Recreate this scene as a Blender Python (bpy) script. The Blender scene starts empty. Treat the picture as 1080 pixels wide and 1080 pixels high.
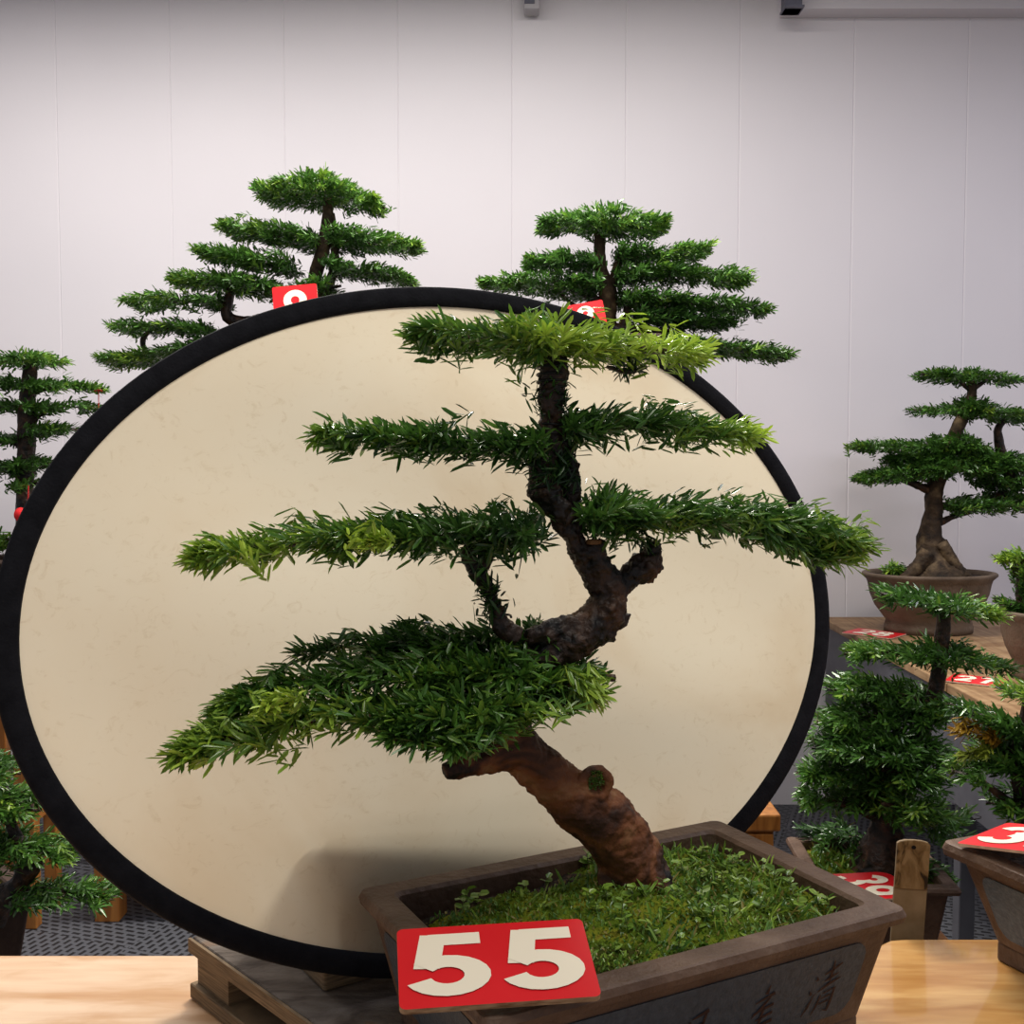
import bpy, bmesh, math
import numpy as np
from mathutils import Vector, Matrix

scene = bpy.context.scene
C = scene.collection

# ------------------------------------------------------------------ camera, world, lights, exposure
CAM_Z = 1.56
F = 1150.0
PITCH = math.atan(60.0 / F)
cd = bpy.data.cameras.new('camera')
cd.sensor_width = 36.0
cd.lens = 36.0 * F / 1080.0
cd.clip_start = 0.05
cam = bpy.data.objects.new('camera', cd)
cam.location = (0, 0, CAM_Z)
cam.rotation_euler = (math.pi / 2 - PITCH, 0, 0)
C.objects.link(cam)
scene.camera = cam

world = bpy.data.worlds.new('world')
world.use_nodes = True
bg = world.node_tree.nodes['Background']
bg.inputs['Color'].default_value = (0.93, 0.93, 1.0, 1)
bg.inputs['Strength'].default_value = 0.30
scene.world = world


def area(name, loc, target, sx, sy, power, color, spread=None):
    d = bpy.data.lights.new(name, 'AREA')
    d.shape = 'RECTANGLE'
    d.size, d.size_y, d.energy, d.color = sx, sy, power, color
    if spread:
        d.spread = spread
    o = bpy.data.objects.new(name, d)
    o.location = loc
    o.rotation_euler = (Vector(target) - Vector(loc)).to_track_quat('-Z', 'Y').to_euler()
    C.objects.link(o)
    return o


area('wall_strip_light', (-0.9, 3.35, 3.58), (-0.9, 3.36, 0.0), 4.0, 0.20, 105, (1.0, 0.955, 0.905))
area('hall_strip_light', (2.9, 2.6, 3.5), (2.9, 2.6, 0.0), 1.6, 0.2, 40, (0.90, 0.88, 1.0))
area('back_track_light', (0.25, 3.55, 3.28), (0.0, 1.45, 1.10), 0.7, 0.18, 66, (1.0, 0.94, 0.84))
area('front_strip_light', (0.45, 0.55, 3.40), (0.25, 1.2, 1.0), 1.5, 0.5, 29, (1.0, 0.94, 0.85))

vs = scene.view_settings
vs.view_transform = 'Standard'
vs.look = 'None'
vs.exposure = 0.0
vs.gamma = 1.0
vs.use_curve_mapping = False

# ------------------------------------------------------------------ helpers
ST, CT = math.sin(PITCH), math.cos(PITCH)


def P(px, py, Y):
    """world point seen at pixel (px, py) of the 1080 frame, Y metres ahead of the camera"""
    u = (px - 540.0) / F
    v = (540.0 - py) / F
    t = Y / (CT + v * ST)
    return np.array([u * t, Y, CAM_Z + t * (v * CT - ST)])


def PZ(px, py, z):
    """world point at pixel (px, py) on the horizontal plane of height z"""
    u = (px - 540.0) / F
    v = (540.0 - py) / F
    t = (z - CAM_Z) / (v * CT - ST)
    return np.array([u * t, t * (CT + v * ST), z])


def empty(name, loc, label=None, cat=None, group=None):
    o = bpy.data.objects.new(name, None)
    o.empty_display_size = 0.05
    o.location = loc
    C.objects.link(o)
    if label:
        o['label'] = label
        o['category'] = cat
    if group:
        o['group'] = group
    return o


def tag(o, label, cat, group=None):
    o['label'] = label
    o['category'] = cat
    if group:
        o['group'] = group
    return o


def origin_of(o):
    v = Vector((0, 0, 0))
    while o is not None:
        v = v + o.location
        o = o.parent
    return np.array(v)


def mesh_obj(name, verts, faces, mats, parent=None, smooth=False, loc=None, midx=None, cols=None):
    """one mesh object from world-space verts; parents are only translated, so local = world - origin"""
    verts = np.asarray(verts, float).reshape(-1, 3)
    o0 = origin_of(parent) if parent is not None else np.zeros(3)
    if loc is not None:
        o1 = np.asarray(loc, float)
    else:
        o1 = o0
    me = bpy.data.meshes.new(name)
    me.from_pydata((verts - o1).tolist(), [], [list(map(int, f)) for f in faces])
    if not isinstance(mats, (list, tuple)):
        mats = [mats]
    for m in mats:
        me.materials.append(m)
    if midx is not None:
        me.polygons.foreach_set('material_index', np.asarray(midx, dtype=np.int32))
    if smooth:
        me.polygons.foreach_set('use_smooth', np.ones(len(me.polygons), dtype=bool))
    if cols is not None:
        a = me.color_attributes.new('tint', 'FLOAT_COLOR', 'POINT')
        a.data.foreach_set('color', np.asarray(cols, dtype=np.float32).ravel())
    me.update()
    o = bpy.data.objects.new(name, me)
    o.location = o1 - o0
    C.objects.link(o)
    if parent is not None:
        o.parent = parent
    return o


def struct(o):
    o['kind'] = 'structure'
    return o


def fix_normals(o):
    bm = bmesh.new()
    bm.from_mesh(o.data)
    bmesh.ops.recalc_face_normals(bm, faces=bm.faces[:])
    bm.to_mesh(o.data)
    bm.free()
    return o


def bevel(o, w, seg=2):
    m = o.modifiers.new('bevel', 'BEVEL')
    m.width = w
    m.segments = seg
    m.limit_method = 'ANGLE'
    m.angle_limit = math.radians(40)
    return o


class MB:
    def __init__(self):
        self.v, self.f, self.m = [], [], []

    def add(self, vs, fs, mi=0):
        n = len(self.v)
        self.v += [tuple(map(float, p)) for p in vs]
        self.f += [[i + n for i in f] for f in fs]
        self.m += [mi] * len(fs)

    def box(self, c, s, rz=0.0, mi=0):
        cs, sn = math.cos(rz), math.sin(rz)
        vs = []
        for dx in (-.5, .5):
            for dy in (-.5, .5):
                for dz in (-.5, .5):
                    x, y = dx * s[0], dy * s[1]
                    vs.append((c[0] + x * cs - y * sn, c[1] + x * sn + y * cs, c[2] + dz * s[2]))
        self.add(vs, [(0, 1, 3, 2), (4, 6, 7, 5), (0, 4, 5, 1), (2, 3, 7, 6), (0, 2, 6, 4), (1, 5, 7, 3)], mi)

    def prism(self, poly, z0, z1, mi=0):
        n = len(poly)
        vs = [(p[0], p[1], z0) for p in poly] + [(p[0], p[1], z1) for p in poly]
        fs = [list(range(n))[::-1], list(range(n, 2 * n))]
        fs += [(i, (i + 1) % n, n + (i + 1) % n, n + i) for i in range(n)]
        self.add(vs, fs, mi)

    def loft(self, rings, close_first=True, close_last=True, mi=0):
        n = len(rings[0])
        vs = [p for r in rings for p in r]
        fs = []
        for k in range(len(rings) - 1):
            for i in range(n):
                j = (i + 1) % n
                fs.append((k * n + i, k * n + j, (k + 1) * n + j, (k + 1) * n + i))
        if close_first:
            fs.append(list(range(n))[::-1])
        if close_last:
            fs.append([(len(rings) - 1) * n + i for i in range(n)])
        self.add(vs, fs, mi)

    def build(self, name, mats, parent=None, smooth=False, loc=None):
        return fix_normals(mesh_obj(name, self.v, self.f, mats, parent, smooth, loc, self.m))


def catmull(pts, per=8):
    p = np.asarray(pts, float)
    if len(p) < 3:
        t = np.linspace(0, 1, per + 1)[:, None]
        return p[0] * (1 - t) + p[-1] * t
    q = np.vstack([2 * p[0] - p[1], p, 2 * p[-1] - p[-2]])
    out = []
    for i in range(1, len(q) - 2):
        for s in np.linspace(0, 1, per, endpoint=False):
            a, b, c, d = q[i - 1], q[i], q[i + 1], q[i + 2]
            out.append(.5 * ((2 * b) + (c - a) * s + (2 * a - 5 * b + 4 * c - d) * s * s + (3 * b - a - 3 * c + d) * s ** 3))
    out.append(p[-1])
    return np.array(out)


def tube(mb, pts, radii=None, n=10, per=6, rough=0.0, seed=0, mi=0):
    """pts: rows (x,y,z,r) or xyz plus radii; catmull path, noise on the radius"""
    p = np.asarray(pts, float)
    if p.shape[1] == 3:
        r = np.full((len(p), 1), radii, float) if np.isscalar(radii) else np.asarray(radii, float)[:, None]
        p = np.hstack([p, r])
    s = catmull(p, per)
    rng = np.random.default_rng(seed)
    xyz, r = s[:, :3], np.maximum(s[:, 3], 1e-4)
    tan = np.gradient(xyz, axis=0)
    tan /= np.linalg.norm(tan, axis=1)[:, None] + 1e-9
    ref = np.array([0.3, 1.0, 0.15])
    rings = []
    ph = rng.uniform(0, 6.28, 4)
    for k in range(len(xyz)):
        a = np.cross(tan[k], ref)
        if np.linalg.norm(a) < 1e-3:
            a = np.cross(tan[k], [1, 0, 0])
        a /= np.linalg.norm(a)
        b = np.cross(tan[k], a)
        ring = []
        for i in range(n):
            w = 2 * math.pi * i / n
            rr = r[k] * (1 + rough * (.5 * math.sin(3 * w + ph[0] + k * .35) + .4 * math.sin(5 * w + ph[1] - k * .22) + .5 * rng.normal()))
            ring.append(xyz[k] + rr * (math.cos(w) * a + math.sin(w) * b))
        rings.append(ring)
    mb.loft(rings, mi=mi)


# ------------------------------------------------------------------ materials
def new_mat(name):
    m = bpy.data.materials.new(name)
    m.use_nodes = True
    nt = m.node_tree
    return m, nt, nt.nodes['Principled BSDF']


def N(nt, typ, **kw):
    n = nt.nodes.new(typ)
    for k, v in kw.items():
        if k in n.inputs:
            n.inputs[k].default_value = v
        else:
            setattr(n, k, v)
    return n


def ramp(nt, stops, fac):
    n = nt.nodes.new('ShaderNodeValToRGB')
    e = n.color_ramp.elements
    while len(e) < len(stops):
        e.new(0.5)
    for el, (p, c) in zip(e, stops):
        el.position = p
        el.color = (*c, 1)
    nt.links.new(fac, n.inputs['Fac'])
    return n.outputs['Color']


def coords(nt, scale=(1, 1, 1), rot=(0, 0, 0)):
    tc = nt.nodes.new('ShaderNodeTexCoord')
    mp = nt.nodes.new('ShaderNodeMapping')
    mp.inputs['Scale'].default_value = scale
    mp.inputs['Rotation'].default_value = rot
    nt.links.new(tc.outputs['Object'], mp.inputs['Vector'])
    return mp.outputs['Vector']


def noise_mat(name, stops, scale=20, detail=6, rough=0.7, bump=0.0, bscale=None, stretch=(1, 1, 1), spec=0.3, dist=0.0, rot=(0, 0, 0), coat=0.0, bdist=0.01):
    m, nt, b = new_mat(name)
    v = coords(nt, stretch, rot)
    n = N(nt, 'ShaderNodeTexNoise', Scale=scale, Detail=detail, Distortion=dist)
    nt.links.new(v, n.inputs['Vector'])
    nt.links.new(ramp(nt, stops, n.outputs['Fac']), b.inputs['Base Color'])
    b.inputs['Roughness'].default_value = rough
    b.inputs['Specular IOR Level'].default_value = spec
    b.inputs['Coat Weight'].default_value = coat
    if bump:
        n2 = N(nt, 'ShaderNodeTexNoise', Scale=bscale or scale * 2, Detail=8)
        nt.links.new(v, n2.inputs['Vector'])
        bp = N(nt, 'ShaderNodeBump', Strength=bump, Distance=bdist)
        nt.links.new(n2.outputs['Fac'], bp.inputs['Height'])
        nt.links.new(bp.outputs['Normal'], b.inputs['Normal'])
    return m


def plain(name, col, rough=0.6, spec=0.3, metal=0.0):
    m, nt, b = new_mat(name)
    b.inputs['Base Color'].default_value = (*col, 1)
    b.inputs['Roughness'].default_value = rough
    b.inputs['Specular IOR Level'].default_value = spec
    b.inputs['Metallic'].default_value = metal
    return m


def leaf_material():
    m, nt, b = new_mat('leaf')
    a = nt.nodes.new('ShaderNodeAttribute')
    a.attribute_name = 'tint'
    nt.links.new(a.outputs['Color'], b.inputs['Base Color'])
    b.inputs['Roughness'].default_value = 0.30
    b.inputs['Specular IOR Level'].default_value = 0.55
    tr = nt.nodes.new('ShaderNodeBsdfTranslucent')
    nt.links.new(a.outputs['Color'], tr.inputs['Color'])
    mx = nt.nodes.new('ShaderNodeMixShader')
    mx.inputs['Fac'].default_value = 0.22
    out = nt.nodes['Material Output']
    nt.links.new(b.outputs['BSDF'], mx.inputs[1])
    nt.links.new(tr.outputs['BSDF'], mx.inputs[2])
    nt.links.new(mx.outputs['Shader'], out.inputs['Surface'])
    return m


def fabric_material():
    m, nt, b = new_mat('translucent_cloth')
    v = coords(nt)
    n1 = N(nt, 'ShaderNodeTexNoise', Scale=3.2, Detail=7, Distortion=0.6)
    nt.links.new(v, n1.inputs['Vector'])
    c1 = ramp(nt, [(0.28, (0.64, 0.53, 0.37)), (0.45, (0.71, 0.63, 0.48)), (0.7, (0.73, 0.67, 0.53))], n1.outputs['Fac'])
    v2 = coords(nt, (15, 11, 20), (0.7, 0.9, 0.4))
    n2 = N(nt, 'ShaderNodeTexNoise', Scale=2.4, Detail=9, Roughness=0.72, Distortion=1.6)
    nt.links.new(v2, n2.inputs['Vector'])
    c2 = ramp(nt, [(0.0, (0.40, 0.28, 0.16)), (0.32, (0.74, 0.66, 0.54)), (0.44, (1, 1, 1))], n2.outputs['Fac'])
    mul = N(nt, 'ShaderNodeMix', data_type='RGBA', blend_type='MULTIPLY')
    mul.inputs['Factor'].default_value = 0.38
    nt.links.new(c1, mul.inputs['A'])
    nt.links.new(c2, mul.inputs['B'])
    col = mul.outputs['Result']
    nt.links.new(col, b.inputs['Base Color'])
    b.inputs['Roughness'].default_value = 0.75
    b.inputs['Specular IOR Level'].default_value = 0.15
    n3 = N(nt, 'ShaderNodeTexNoise', Scale=5.0, Detail=3, Distortion=1.2)
    nt.links.new(v, n3.inputs['Vector'])
    bp = N(nt, 'ShaderNodeBump', Strength=0.25, Distance=0.02)
    nt.links.new(n3.outputs['Fac'], bp.inputs['Height'])
    nt.links.new(bp.outputs['Normal'], b.inputs['Normal'])
    tr = nt.nodes.new('ShaderNodeBsdfTranslucent')
    nt.links.new(col, tr.inputs['Color'])
    mx = nt.nodes.new('ShaderNodeMixShader')
    mx.inputs['Fac'].default_value = 0.74
    nt.links.new(b.outputs['BSDF'], mx.inputs[1])
    nt.links.new(tr.outputs['BSDF'], mx.inputs[2])
    nt.links.new(mx.outputs['Shader'], nt.nodes['Material Output'].inputs['Surface'])
    return m


def mat_floor():
    m, nt, b = new_mat('perforated_rubber')
    facs = []
    for rot in (math.radians(20), math.radians(-70)):
        v = coords(nt, (1, 1, 1), (0, 0, rot))
        br = N(nt, 'ShaderNodeTexBrick', Scale=1.0)
        br.inputs['Brick Width'].default_value = 0.044
        br.inputs['Row Height'].default_value = 0.025
        br.inputs['Mortar Size'].default_value = 0.008
        br.inputs['Mortar Smooth'].default_value = 0.3
        nt.links.new(v, br.inputs['Vector'])
        facs.append(br.outputs['Fac'])
    v = coords(nt, (1, 1, 1), (0, 0, math.radians(20)))
    ck = N(nt, 'ShaderNodeTexChecker', Scale=1 / 0.46)
    nt.links.new(v, ck.inputs['Vector'])
    mx = N(nt, 'ShaderNodeMix', data_type='FLOAT')
    nt.links.new(ck.outputs['Fac'], mx.inputs['Factor'])
    nt.links.new(facs[0], mx.inputs['A'])
    nt.links.new(facs[1], mx.inputs['B'])
    nt.links.new(ramp(nt, [(0.2, (0.006, 0.006, 0.008)), (0.7, (0.080, 0.083, 0.096))], mx.outputs['Result']), b.inputs['Base Color'])
    b.inputs['Roughness'].default_value = 0.55
    bp = N(nt, 'ShaderNodeBump', Strength=0.6, Distance=0.01)
    nt.links.new(mx.outputs['Result'], bp.inputs['Height'])
    nt.links.new(bp.outputs['Normal'], b.inputs['Normal'])
    return m


def mat_wood(name, a, b_, scale=6, stretch=(1, 14, 14), rough=0.35, coat=0.0, stain=None):
    m, nt, b = new_mat(name)
    v = coords(nt, stretch)
    n = N(nt, 'ShaderNodeTexNoise', Scale=scale, Detail=8, Distortion=0.8)
    nt.links.new(v, n.inputs['Vector'])
    c = ramp(nt, [(0.3, a), (0.68, b_)], n.outputs['Fac'])
    if stain:
        v2 = coords(nt, (1, 2.5, 1))
        n2 = N(nt, 'ShaderNodeTexNoise', Scale=5.0, Detail=6, Distortion=1.0)
        nt.links.new(v2, n2.inputs['Vector'])
        c2 = ramp(nt, [(0.40, stain), (0.60, (1, 1, 1))], n2.outputs['Fac'])
        mul = N(nt, 'ShaderNodeMix', data_type='RGBA', blend_type='MULTIPLY')
        mul.inputs['Factor'].default_value = 1.0
        nt.links.new(c, mul.inputs['A'])
        nt.links.new(c2, mul.inputs['B'])
        c = mul.outputs['Result']
    nt.links.new(c, b.inputs['Base Color'])
    b.inputs['Roughness'].default_value = rough
    b.inputs['Coat Weight'].default_value = coat
    b.inputs['Coat Roughness'].default_value = 0.06
    return m


M = {}
M['leaf'] = leaf_material()
M['cloth'] = fabric_material()
M['rim_cloth'] = noise_mat('black_binding', [(0.3, (0.004, 0.004, 0.006)), (0.7, (0.009, 0.009, 0.012))], 60, rough=0.85, bump=0.2, bscale=300, spec=0.15)
M['wall'] = noise_mat('wall_panel', [(0.3, (0.70, 0.665, 0.70)), (0.7, (0.73, 0.695, 0.73))], 1.5, rough=0.5, bump=0.03, bscale=40)
M['ceiling'] = plain('ceiling_paint', (0.45, 0.43, 0.47), 0.8)
M['steel'] = noise_mat('painted_steel', [(0.3, (0.09, 0.09, 0.12)), (0.7, (0.14, 0.14, 0.18))], 12, rough=0.5)
M['clip'] = plain('grey_plastic', (0.42, 0.40, 0.42), 0.5)
M['floor'] = mat_floor()
M['bark'] = noise_mat('red_brown_bark', [(0.30, (0.006, 0.004, 0.003)), (0.43, (0.060, 0.021, 0.009)), (0.58, (0.170, 0.058, 0.020)), (0.76, (0.24, 0.125, 0.050))], 16, 9, 0.62, 0.9, 45, (1.0, 1.0, 1.0), 0.3, 1.2)
M['bark_dark'] = noise_mat('dark_brown_bark', [(0.38, (0.004, 0.003, 0.003)), (0.58, (0.040, 0.018, 0.009)), (0.78, (0.15, 0.068, 0.028))], 28, 9, 0.5, 0.9, 60, (1, 1, 1), 0.4, 1.0)  # bark tone runs from near-black to brown in random patches
M['bark_grey'] = noise_mat('grey_brown_bark', [(0.3, (0.010, 0.007, 0.005)), (0.52, (0.055, 0.034, 0.018)), (0.72, (0.17, 0.115, 0.060))], 22, 8, 0.75, 0.8, 50)
M['cut_wood'] = noise_mat('cut_branch_end', [(0.3, (0.11, 0.045, 0.015)), (0.7, (0.22, 0.10, 0.035))], 40, 6, 0.7, 0.4)
M['moss'] = noise_mat('moss', [(0.28, (0.030, 0.018, 0.008)), (0.38, (0.050, 0.070, 0.008)), (0.50, (0.105, 0.165, 0.012)), (0.62, (0.22, 0.23, 0.020)), (0.74, (0.19, 0.11, 0.025))], 16, 10, 0.9, 1.0, 160, (1, 1, 1), 0.1, 0.6)
M['soil'] = noise_mat('dark_soil', [(0.35, (0.006, 0.004, 0.003)), (0.55, (0.035, 0.020, 0.012)), (0.75, (0.12, 0.075, 0.045))], 90, 8, 0.95, 1.0, 120)
M['clay'] = noise_mat('brown_clay', [(0.3, (0.066, 0.036, 0.022)), (0.55, (0.112, 0.066, 0.043)), (0.75, (0.160, 0.104, 0.072))], 14, 9, 0.55, 0.35, 90, (1, 1, 1), 0.35, 0.5)
M['clay_dark'] = noise_mat('dark_brown_clay', [(0.3, (0.030, 0.016, 0.011)), (0.7, (0.070, 0.040, 0.028))], 14, 8, 0.55, 0.3, 90)
M['clay_round'] = noise_mat('rosy_brown_clay', [(0.3, (0.085, 0.058, 0.038)), (0.7, (0.17, 0.122, 0.085))], 10, 8, 0.65, 0.3, 80)
M['glaze'] = noise_mat('blue_grey_glaze', [(0.3, (0.046, 0.070, 0.105)), (0.7, (0.084, 0.120, 0.170))], 130, 6, 0.45, 0.25, 200, (1, 1, 1), 0.4)
M['glaze_dark'] = noise_mat('dark_blue_grey_glaze', [(0.3, (0.030, 0.042, 0.058)), (0.7, (0.052, 0.072, 0.098))], 130, 6, 0.5, 0.2, 200, (1, 1, 1), 0.35)
M['ink'] = noise_mat('carved_brown_ink', [(0.3, (0.028, 0.011, 0.008)), (0.7, (0.055, 0.022, 0.015))], 60, 5, 0.7)
M['red'] = noise_mat('red_card', [(0.3, (0.64, 0.011, 0.016)), (0.7, (0.74, 0.018, 0.024))], 6, 4, 0.32, spec=0.4)
M['cream'] = plain('cream_numeral', (0.88, 0.79, 0.62), 0.45)
M['card_edge'] = noise_mat('card_core', [(0.3, (0.16, 0.085, 0.04)), (0.7, (0.42, 0.30, 0.19))], 60, 5, 0.8, stretch=(1, 1, 6))
M['card_edge_pale'] = noise_mat('worn_card_core', [(0.3, (0.55, 0.30, 0.22)), (0.7, (0.78, 0.62, 0.45))], 50, 5, 0.8)
M['table_left'] = mat_wood('pale_ply', (0.74, 0.48, 0.29), (0.84, 0.61, 0.41), 5, (1.2, 10, 10), 0.42, 0.15, (0.80, 0.66, 0.50))
M['table_right'] = mat_wood('varnished_ply', (0.44, 0.22, 0.065), (0.62, 0.38, 0.15), 5, (1.2, 9, 9), 0.28, 0.75, (0.86, 0.76, 0.62))
M['pallet_top'] = noise_mat('grey_worn_ply', [(0.25, (0.030, 0.022, 0.018)), (0.45, (0.125, 0.100, 0.082)), (0.62, (0.20, 0.17, 0.145)), (0.78, (0.25, 0.15, 0.085))], 7, 9, 0.8, 0.4, 60, (1, 2.2, 1), 0.2, 1.6)
M['pallet_edge'] = mat_wood('ply_edge', (0.075, 0.048, 0.024), (0.28, 0.19, 0.10), 8, (2, 2, 60), 0.8)
M['orange_wood'] = mat_wood('orange_varnished_pine', (0.23, 0.075, 0.010), (0.46, 0.185, 0.035), 5, (9, 9, 1.0), 0.45, 0.2)
M['bench_wood'] = mat_wood('bench_board', (0.22, 0.125, 0.055), (0.40, 0.26, 0.135), 5, (10, 1.0, 10), 0.6, 0.0, (0.75, 0.68, 0.62))
M['apron'] = noise_mat('grey_apron', [(0.3, (0.085, 0.085, 0.10)), (0.7, (0.125, 0.125, 0.145))], 8, 5, 0.5)
M['slat'] = noise_mat('worn_bamboo', [(0.36, (0.022, 0.012, 0.005)), (0.46, (0.15, 0.085, 0.030)), (0.62, (0.26, 0.165, 0.075))], 26, 9, 0.6, 0.3, 60, (1.8, 1, 0.9), 0.3, 1.5)
M['slat_low'] = noise_mat('plain_bamboo', [(0.3, (0.18, 0.12, 0.06)), (0.7, (0.28, 0.20, 0.115))], 30, 6, 0.6)
M['hole'] = plain('dark_hole', (0.004, 0.003, 0.003), 0.9)
M['wire'] = plain('black_wire', (0.006, 0.006, 0.006), 0.4, 0.4)
M['red_cord'] = plain('red_thread', (0.60, 0.03, 0.03), 0.7)
M['red_ball'] = plain('red_felt', (0.75, 0.02, 0.025), 0.8)
M['seedling'] = M['leaf']

# ------------------------------------------------------------------ room
ZF = 0.0
WALL_Y = 4.80
CEIL = CAM_Z + 2.06
# back wall: upright panels with shallow V grooves between them
mb = MB()
xs = []
sp = 0.4925
for k in range(-9, 11):
    gx = k * sp
    xs += [(gx - 0.004, 0), (gx, 0.0022), (gx + 0.004, 0)]
xs = [(-4.6, 0)] + xs + [(5.2, 0)]
vs_, fs_ = [], []
for x, d in xs:
    vs_ += [(x, WALL_Y + d, 0), (x, WALL_Y + d, CEIL)]
for i in range(len(xs) - 1):
    fs_.append((2 * i, 2 * i + 2, 2 * i + 3, 2 * i + 1))
nb = len(vs_)
vs_ += [(-4.6, WALL_Y + 0.06, 0), (5.2, WALL_Y + 0.06, 0), (5.2, WALL_Y + 0.06, CEIL), (-4.6, WALL_Y + 0.06, CEIL)]
fs_.append((nb, nb + 3, nb + 2, nb + 1))
mb.add(vs_, fs_)
struct(mesh_obj('wall_back', mb.v, mb.f, M['wall']))
mb = MB()
mb.box((0.3, 1.9, -0.05), (9.8, 5.9, 0.1))
struct(mb.build('floor', M['floor']))
mb = MB()
mb.box((0.3, 4.0, CEIL + 0.05), (9.8, 1.7, 0.1))
struct(mb.build('ceiling', M['ceiling']))
# steel purlin along the top of the wall at the right, and a small clip
pb = P(828, 9, WALL_Y - 0.10)
mb = MB()
mb.box(((pb[0] + 5.2) / 2, WALL_Y - 0.05, (pb[2] + CEIL) / 2), (5.2 - pb[0], 0.10, CEIL - pb[2]))
struct(mb.build('trim_1', M['wall']))
a, b = P(828, 9, 4.62), P(846, 9, 4.62)
mb = MB()
mb.box(((a[0] + b[0]) / 2, 4.655, (a[2] + CEIL) / 2), (b[0] - a[0], 0.07, CEIL - a[2]))
mb.box(((a[0] + b[0]) / 2, 4.645, a[2] + 0.004), (b[0] - a[0] + .01, 0.09, 0.008))
o = mb.build('beam_end', M['steel'])
tag(o, 'dark blue-grey steel beam end hanging at the top of the white wall', 'beam end')
a, b = P(553, 9, 4.70), P(569, 9, 4.70)
cx = (a[0] + b[0]) / 2
r = empty('ceiling_clip', (cx, 4.74, CEIL), 'small grey bracket at the top edge of the white wall, above the centre', 'bracket')
mb = MB()
mb.box((cx, 4.74, (a[2] + CEIL) / 2), (b[0] - a[0], 0.08, CEIL - a[2]))
bevel(mb.build('bracket_body', M['clip'], r), 0.004)
mb = MB()
mb.box((cx - 0.01, 4.698, a[2] + 0.06), (0.042, 0.004, 0.08))
mb.build('bracket_recess', M['steel'], r)


# ------------------------------------------------------------------ pots
def rr(hx, hy, r, seg=5):
    """rounded rectangle, counter-clockwise"""
    out = []
    for (sx, sy, a0) in ((1, 1, 0), (-1, 1, 90), (-1, -1, 180), (1, -1, 270)):
        for k in range(seg + 1):
            a = math.radians(a0 + 90 * k / seg)
            out.append((sx * (hx - r) + r * math.cos(a), sy * (hy - r) + r * math.sin(a)))
    return out


def rect_pot(root, c, yaw, L, W, ztop, zbot, mat, panel=None, rim_w=0.032, rim_h=0.016, taper=0.045, foot=0.022, soil_drop=0.02, soil_mat=None, name='pot', neck=.022):
    cs, sn = math.cos(yaw), math.sin(yaw)

    def T(x, y, z):
        return (c[0] + x * cs - y * sn, c[1] + x * sn + y * cs, z)
    hx, hy = L / 2, W / 2
    zb = zbot + foot
    prof = [(0.0 - taper, zb, .012), (-neck, ztop - rim_h - 0.006, .012), (-neck * .55, ztop - rim_h, .014), (-0.002, ztop - rim_h + .001, .010), (0.0, ztop - rim_h * .5, .012),
            (-0.003, ztop - .001, .012), (-0.006, ztop, .012), (-rim_w, ztop, .010), (-rim_w - .004, ztop - .004, .010), (-rim_w - .006, ztop - 0.05, .010)]
    mb = MB()
    rings = [[T(x, y, z) for x, y in rr(hx + d, hy + d, r)] for d, z, r in prof]
    mb.loft(rings, True, True)
    pot = mb.build(name, mat, root)
    # feet
    for sx in (-1, 1):
        for sy in (-1, 1):
            x, y = sx * (hx - taper - .045), sy * (hy - taper - .03)
            p = T(x, y, zbot + foot / 2)
            mb = MB()
            mb.box(p, (0.085, 0.055, foot), yaw)
            bevel(mb.build('pot_foot', mat, pot), 0.004)
    faces = {}
    for nm, (ax, sg) in {'front': (1, -1), 'back': (1, 1), 'left': (0, -1), 'right': (0, 1)}.items():
        z1, z0 = ztop - rim_h - .006, zb

        def Q(u, w, off=0.0, ax=ax, sg=sg):
            """u along the face, w up the face, both 0..1"""
            z = z0 + (z1 - z0) * w
            d = -taper + (taper - neck) * w + off
            if ax == 1:
                X = (hx - neck - (taper - neck) * (1 - w))
                return T((-X + 2 * X * u) * (1 if sg < 0 else -1), sg * (hy + d), z)
            X = (hy - neck - (taper - neck) * (1 - w))
            return T(sg * (hx + d), (X - 2 * X * u) * (1 if sg < 0 else -1), z)
        faces[nm] = Q
        if panel is not None:
            ln = L if ax == 1 else W
            mu = 0.034 / ln
            rrp = rr(0.5, 0.5, 0.0, 1)
            pts = []
            hu, hw, rc = .5 - mu, .40, 0.0
            for (su, sw) in ((-1, -1), (1, -1), (1, 1), (-1, 1)):
                pts.append((.5 + su * hu, .52 + sw * hw))
            # slab with tucked back edge
            front = []
            ru, rw = .022 / ln, .022 / (z1 - z0)
            for (pu, pw), a0 in zip(pts, (180, 270, 0, 90)):
                cu = pu + (ru if pu < .5 else -ru)
                cw = pw + (rw if pw < .5 else -rw)
                for k in range(5):
                    a_ = math.radians(a0 + 90 * k / 4)
                    front.append((cu + ru * math.cos(a_), cw + rw * math.sin(a_)))
            mbp = MB()
            mbp.loft([[Q(u, w, -.004) for u, w in front], [Q(u, w, .0016) for u, w in front]], True, True)
            mbp.build('glazed_panel', panel, pot)
    if soil_mat is not None:
        mb = MB()
        zz = ztop - soil_drop
        mb.loft([[T(x, y, zz - .02) for x, y in rr(hx - rim_w - .003, hy - rim_w - .003, .01)], [T(x, y, zz) for x, y in rr(hx - rim_w - .003, hy - rim_w - .003, .01)]])
        mb.build('soil', soil_mat, root)
    return pot, T, faces


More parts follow.
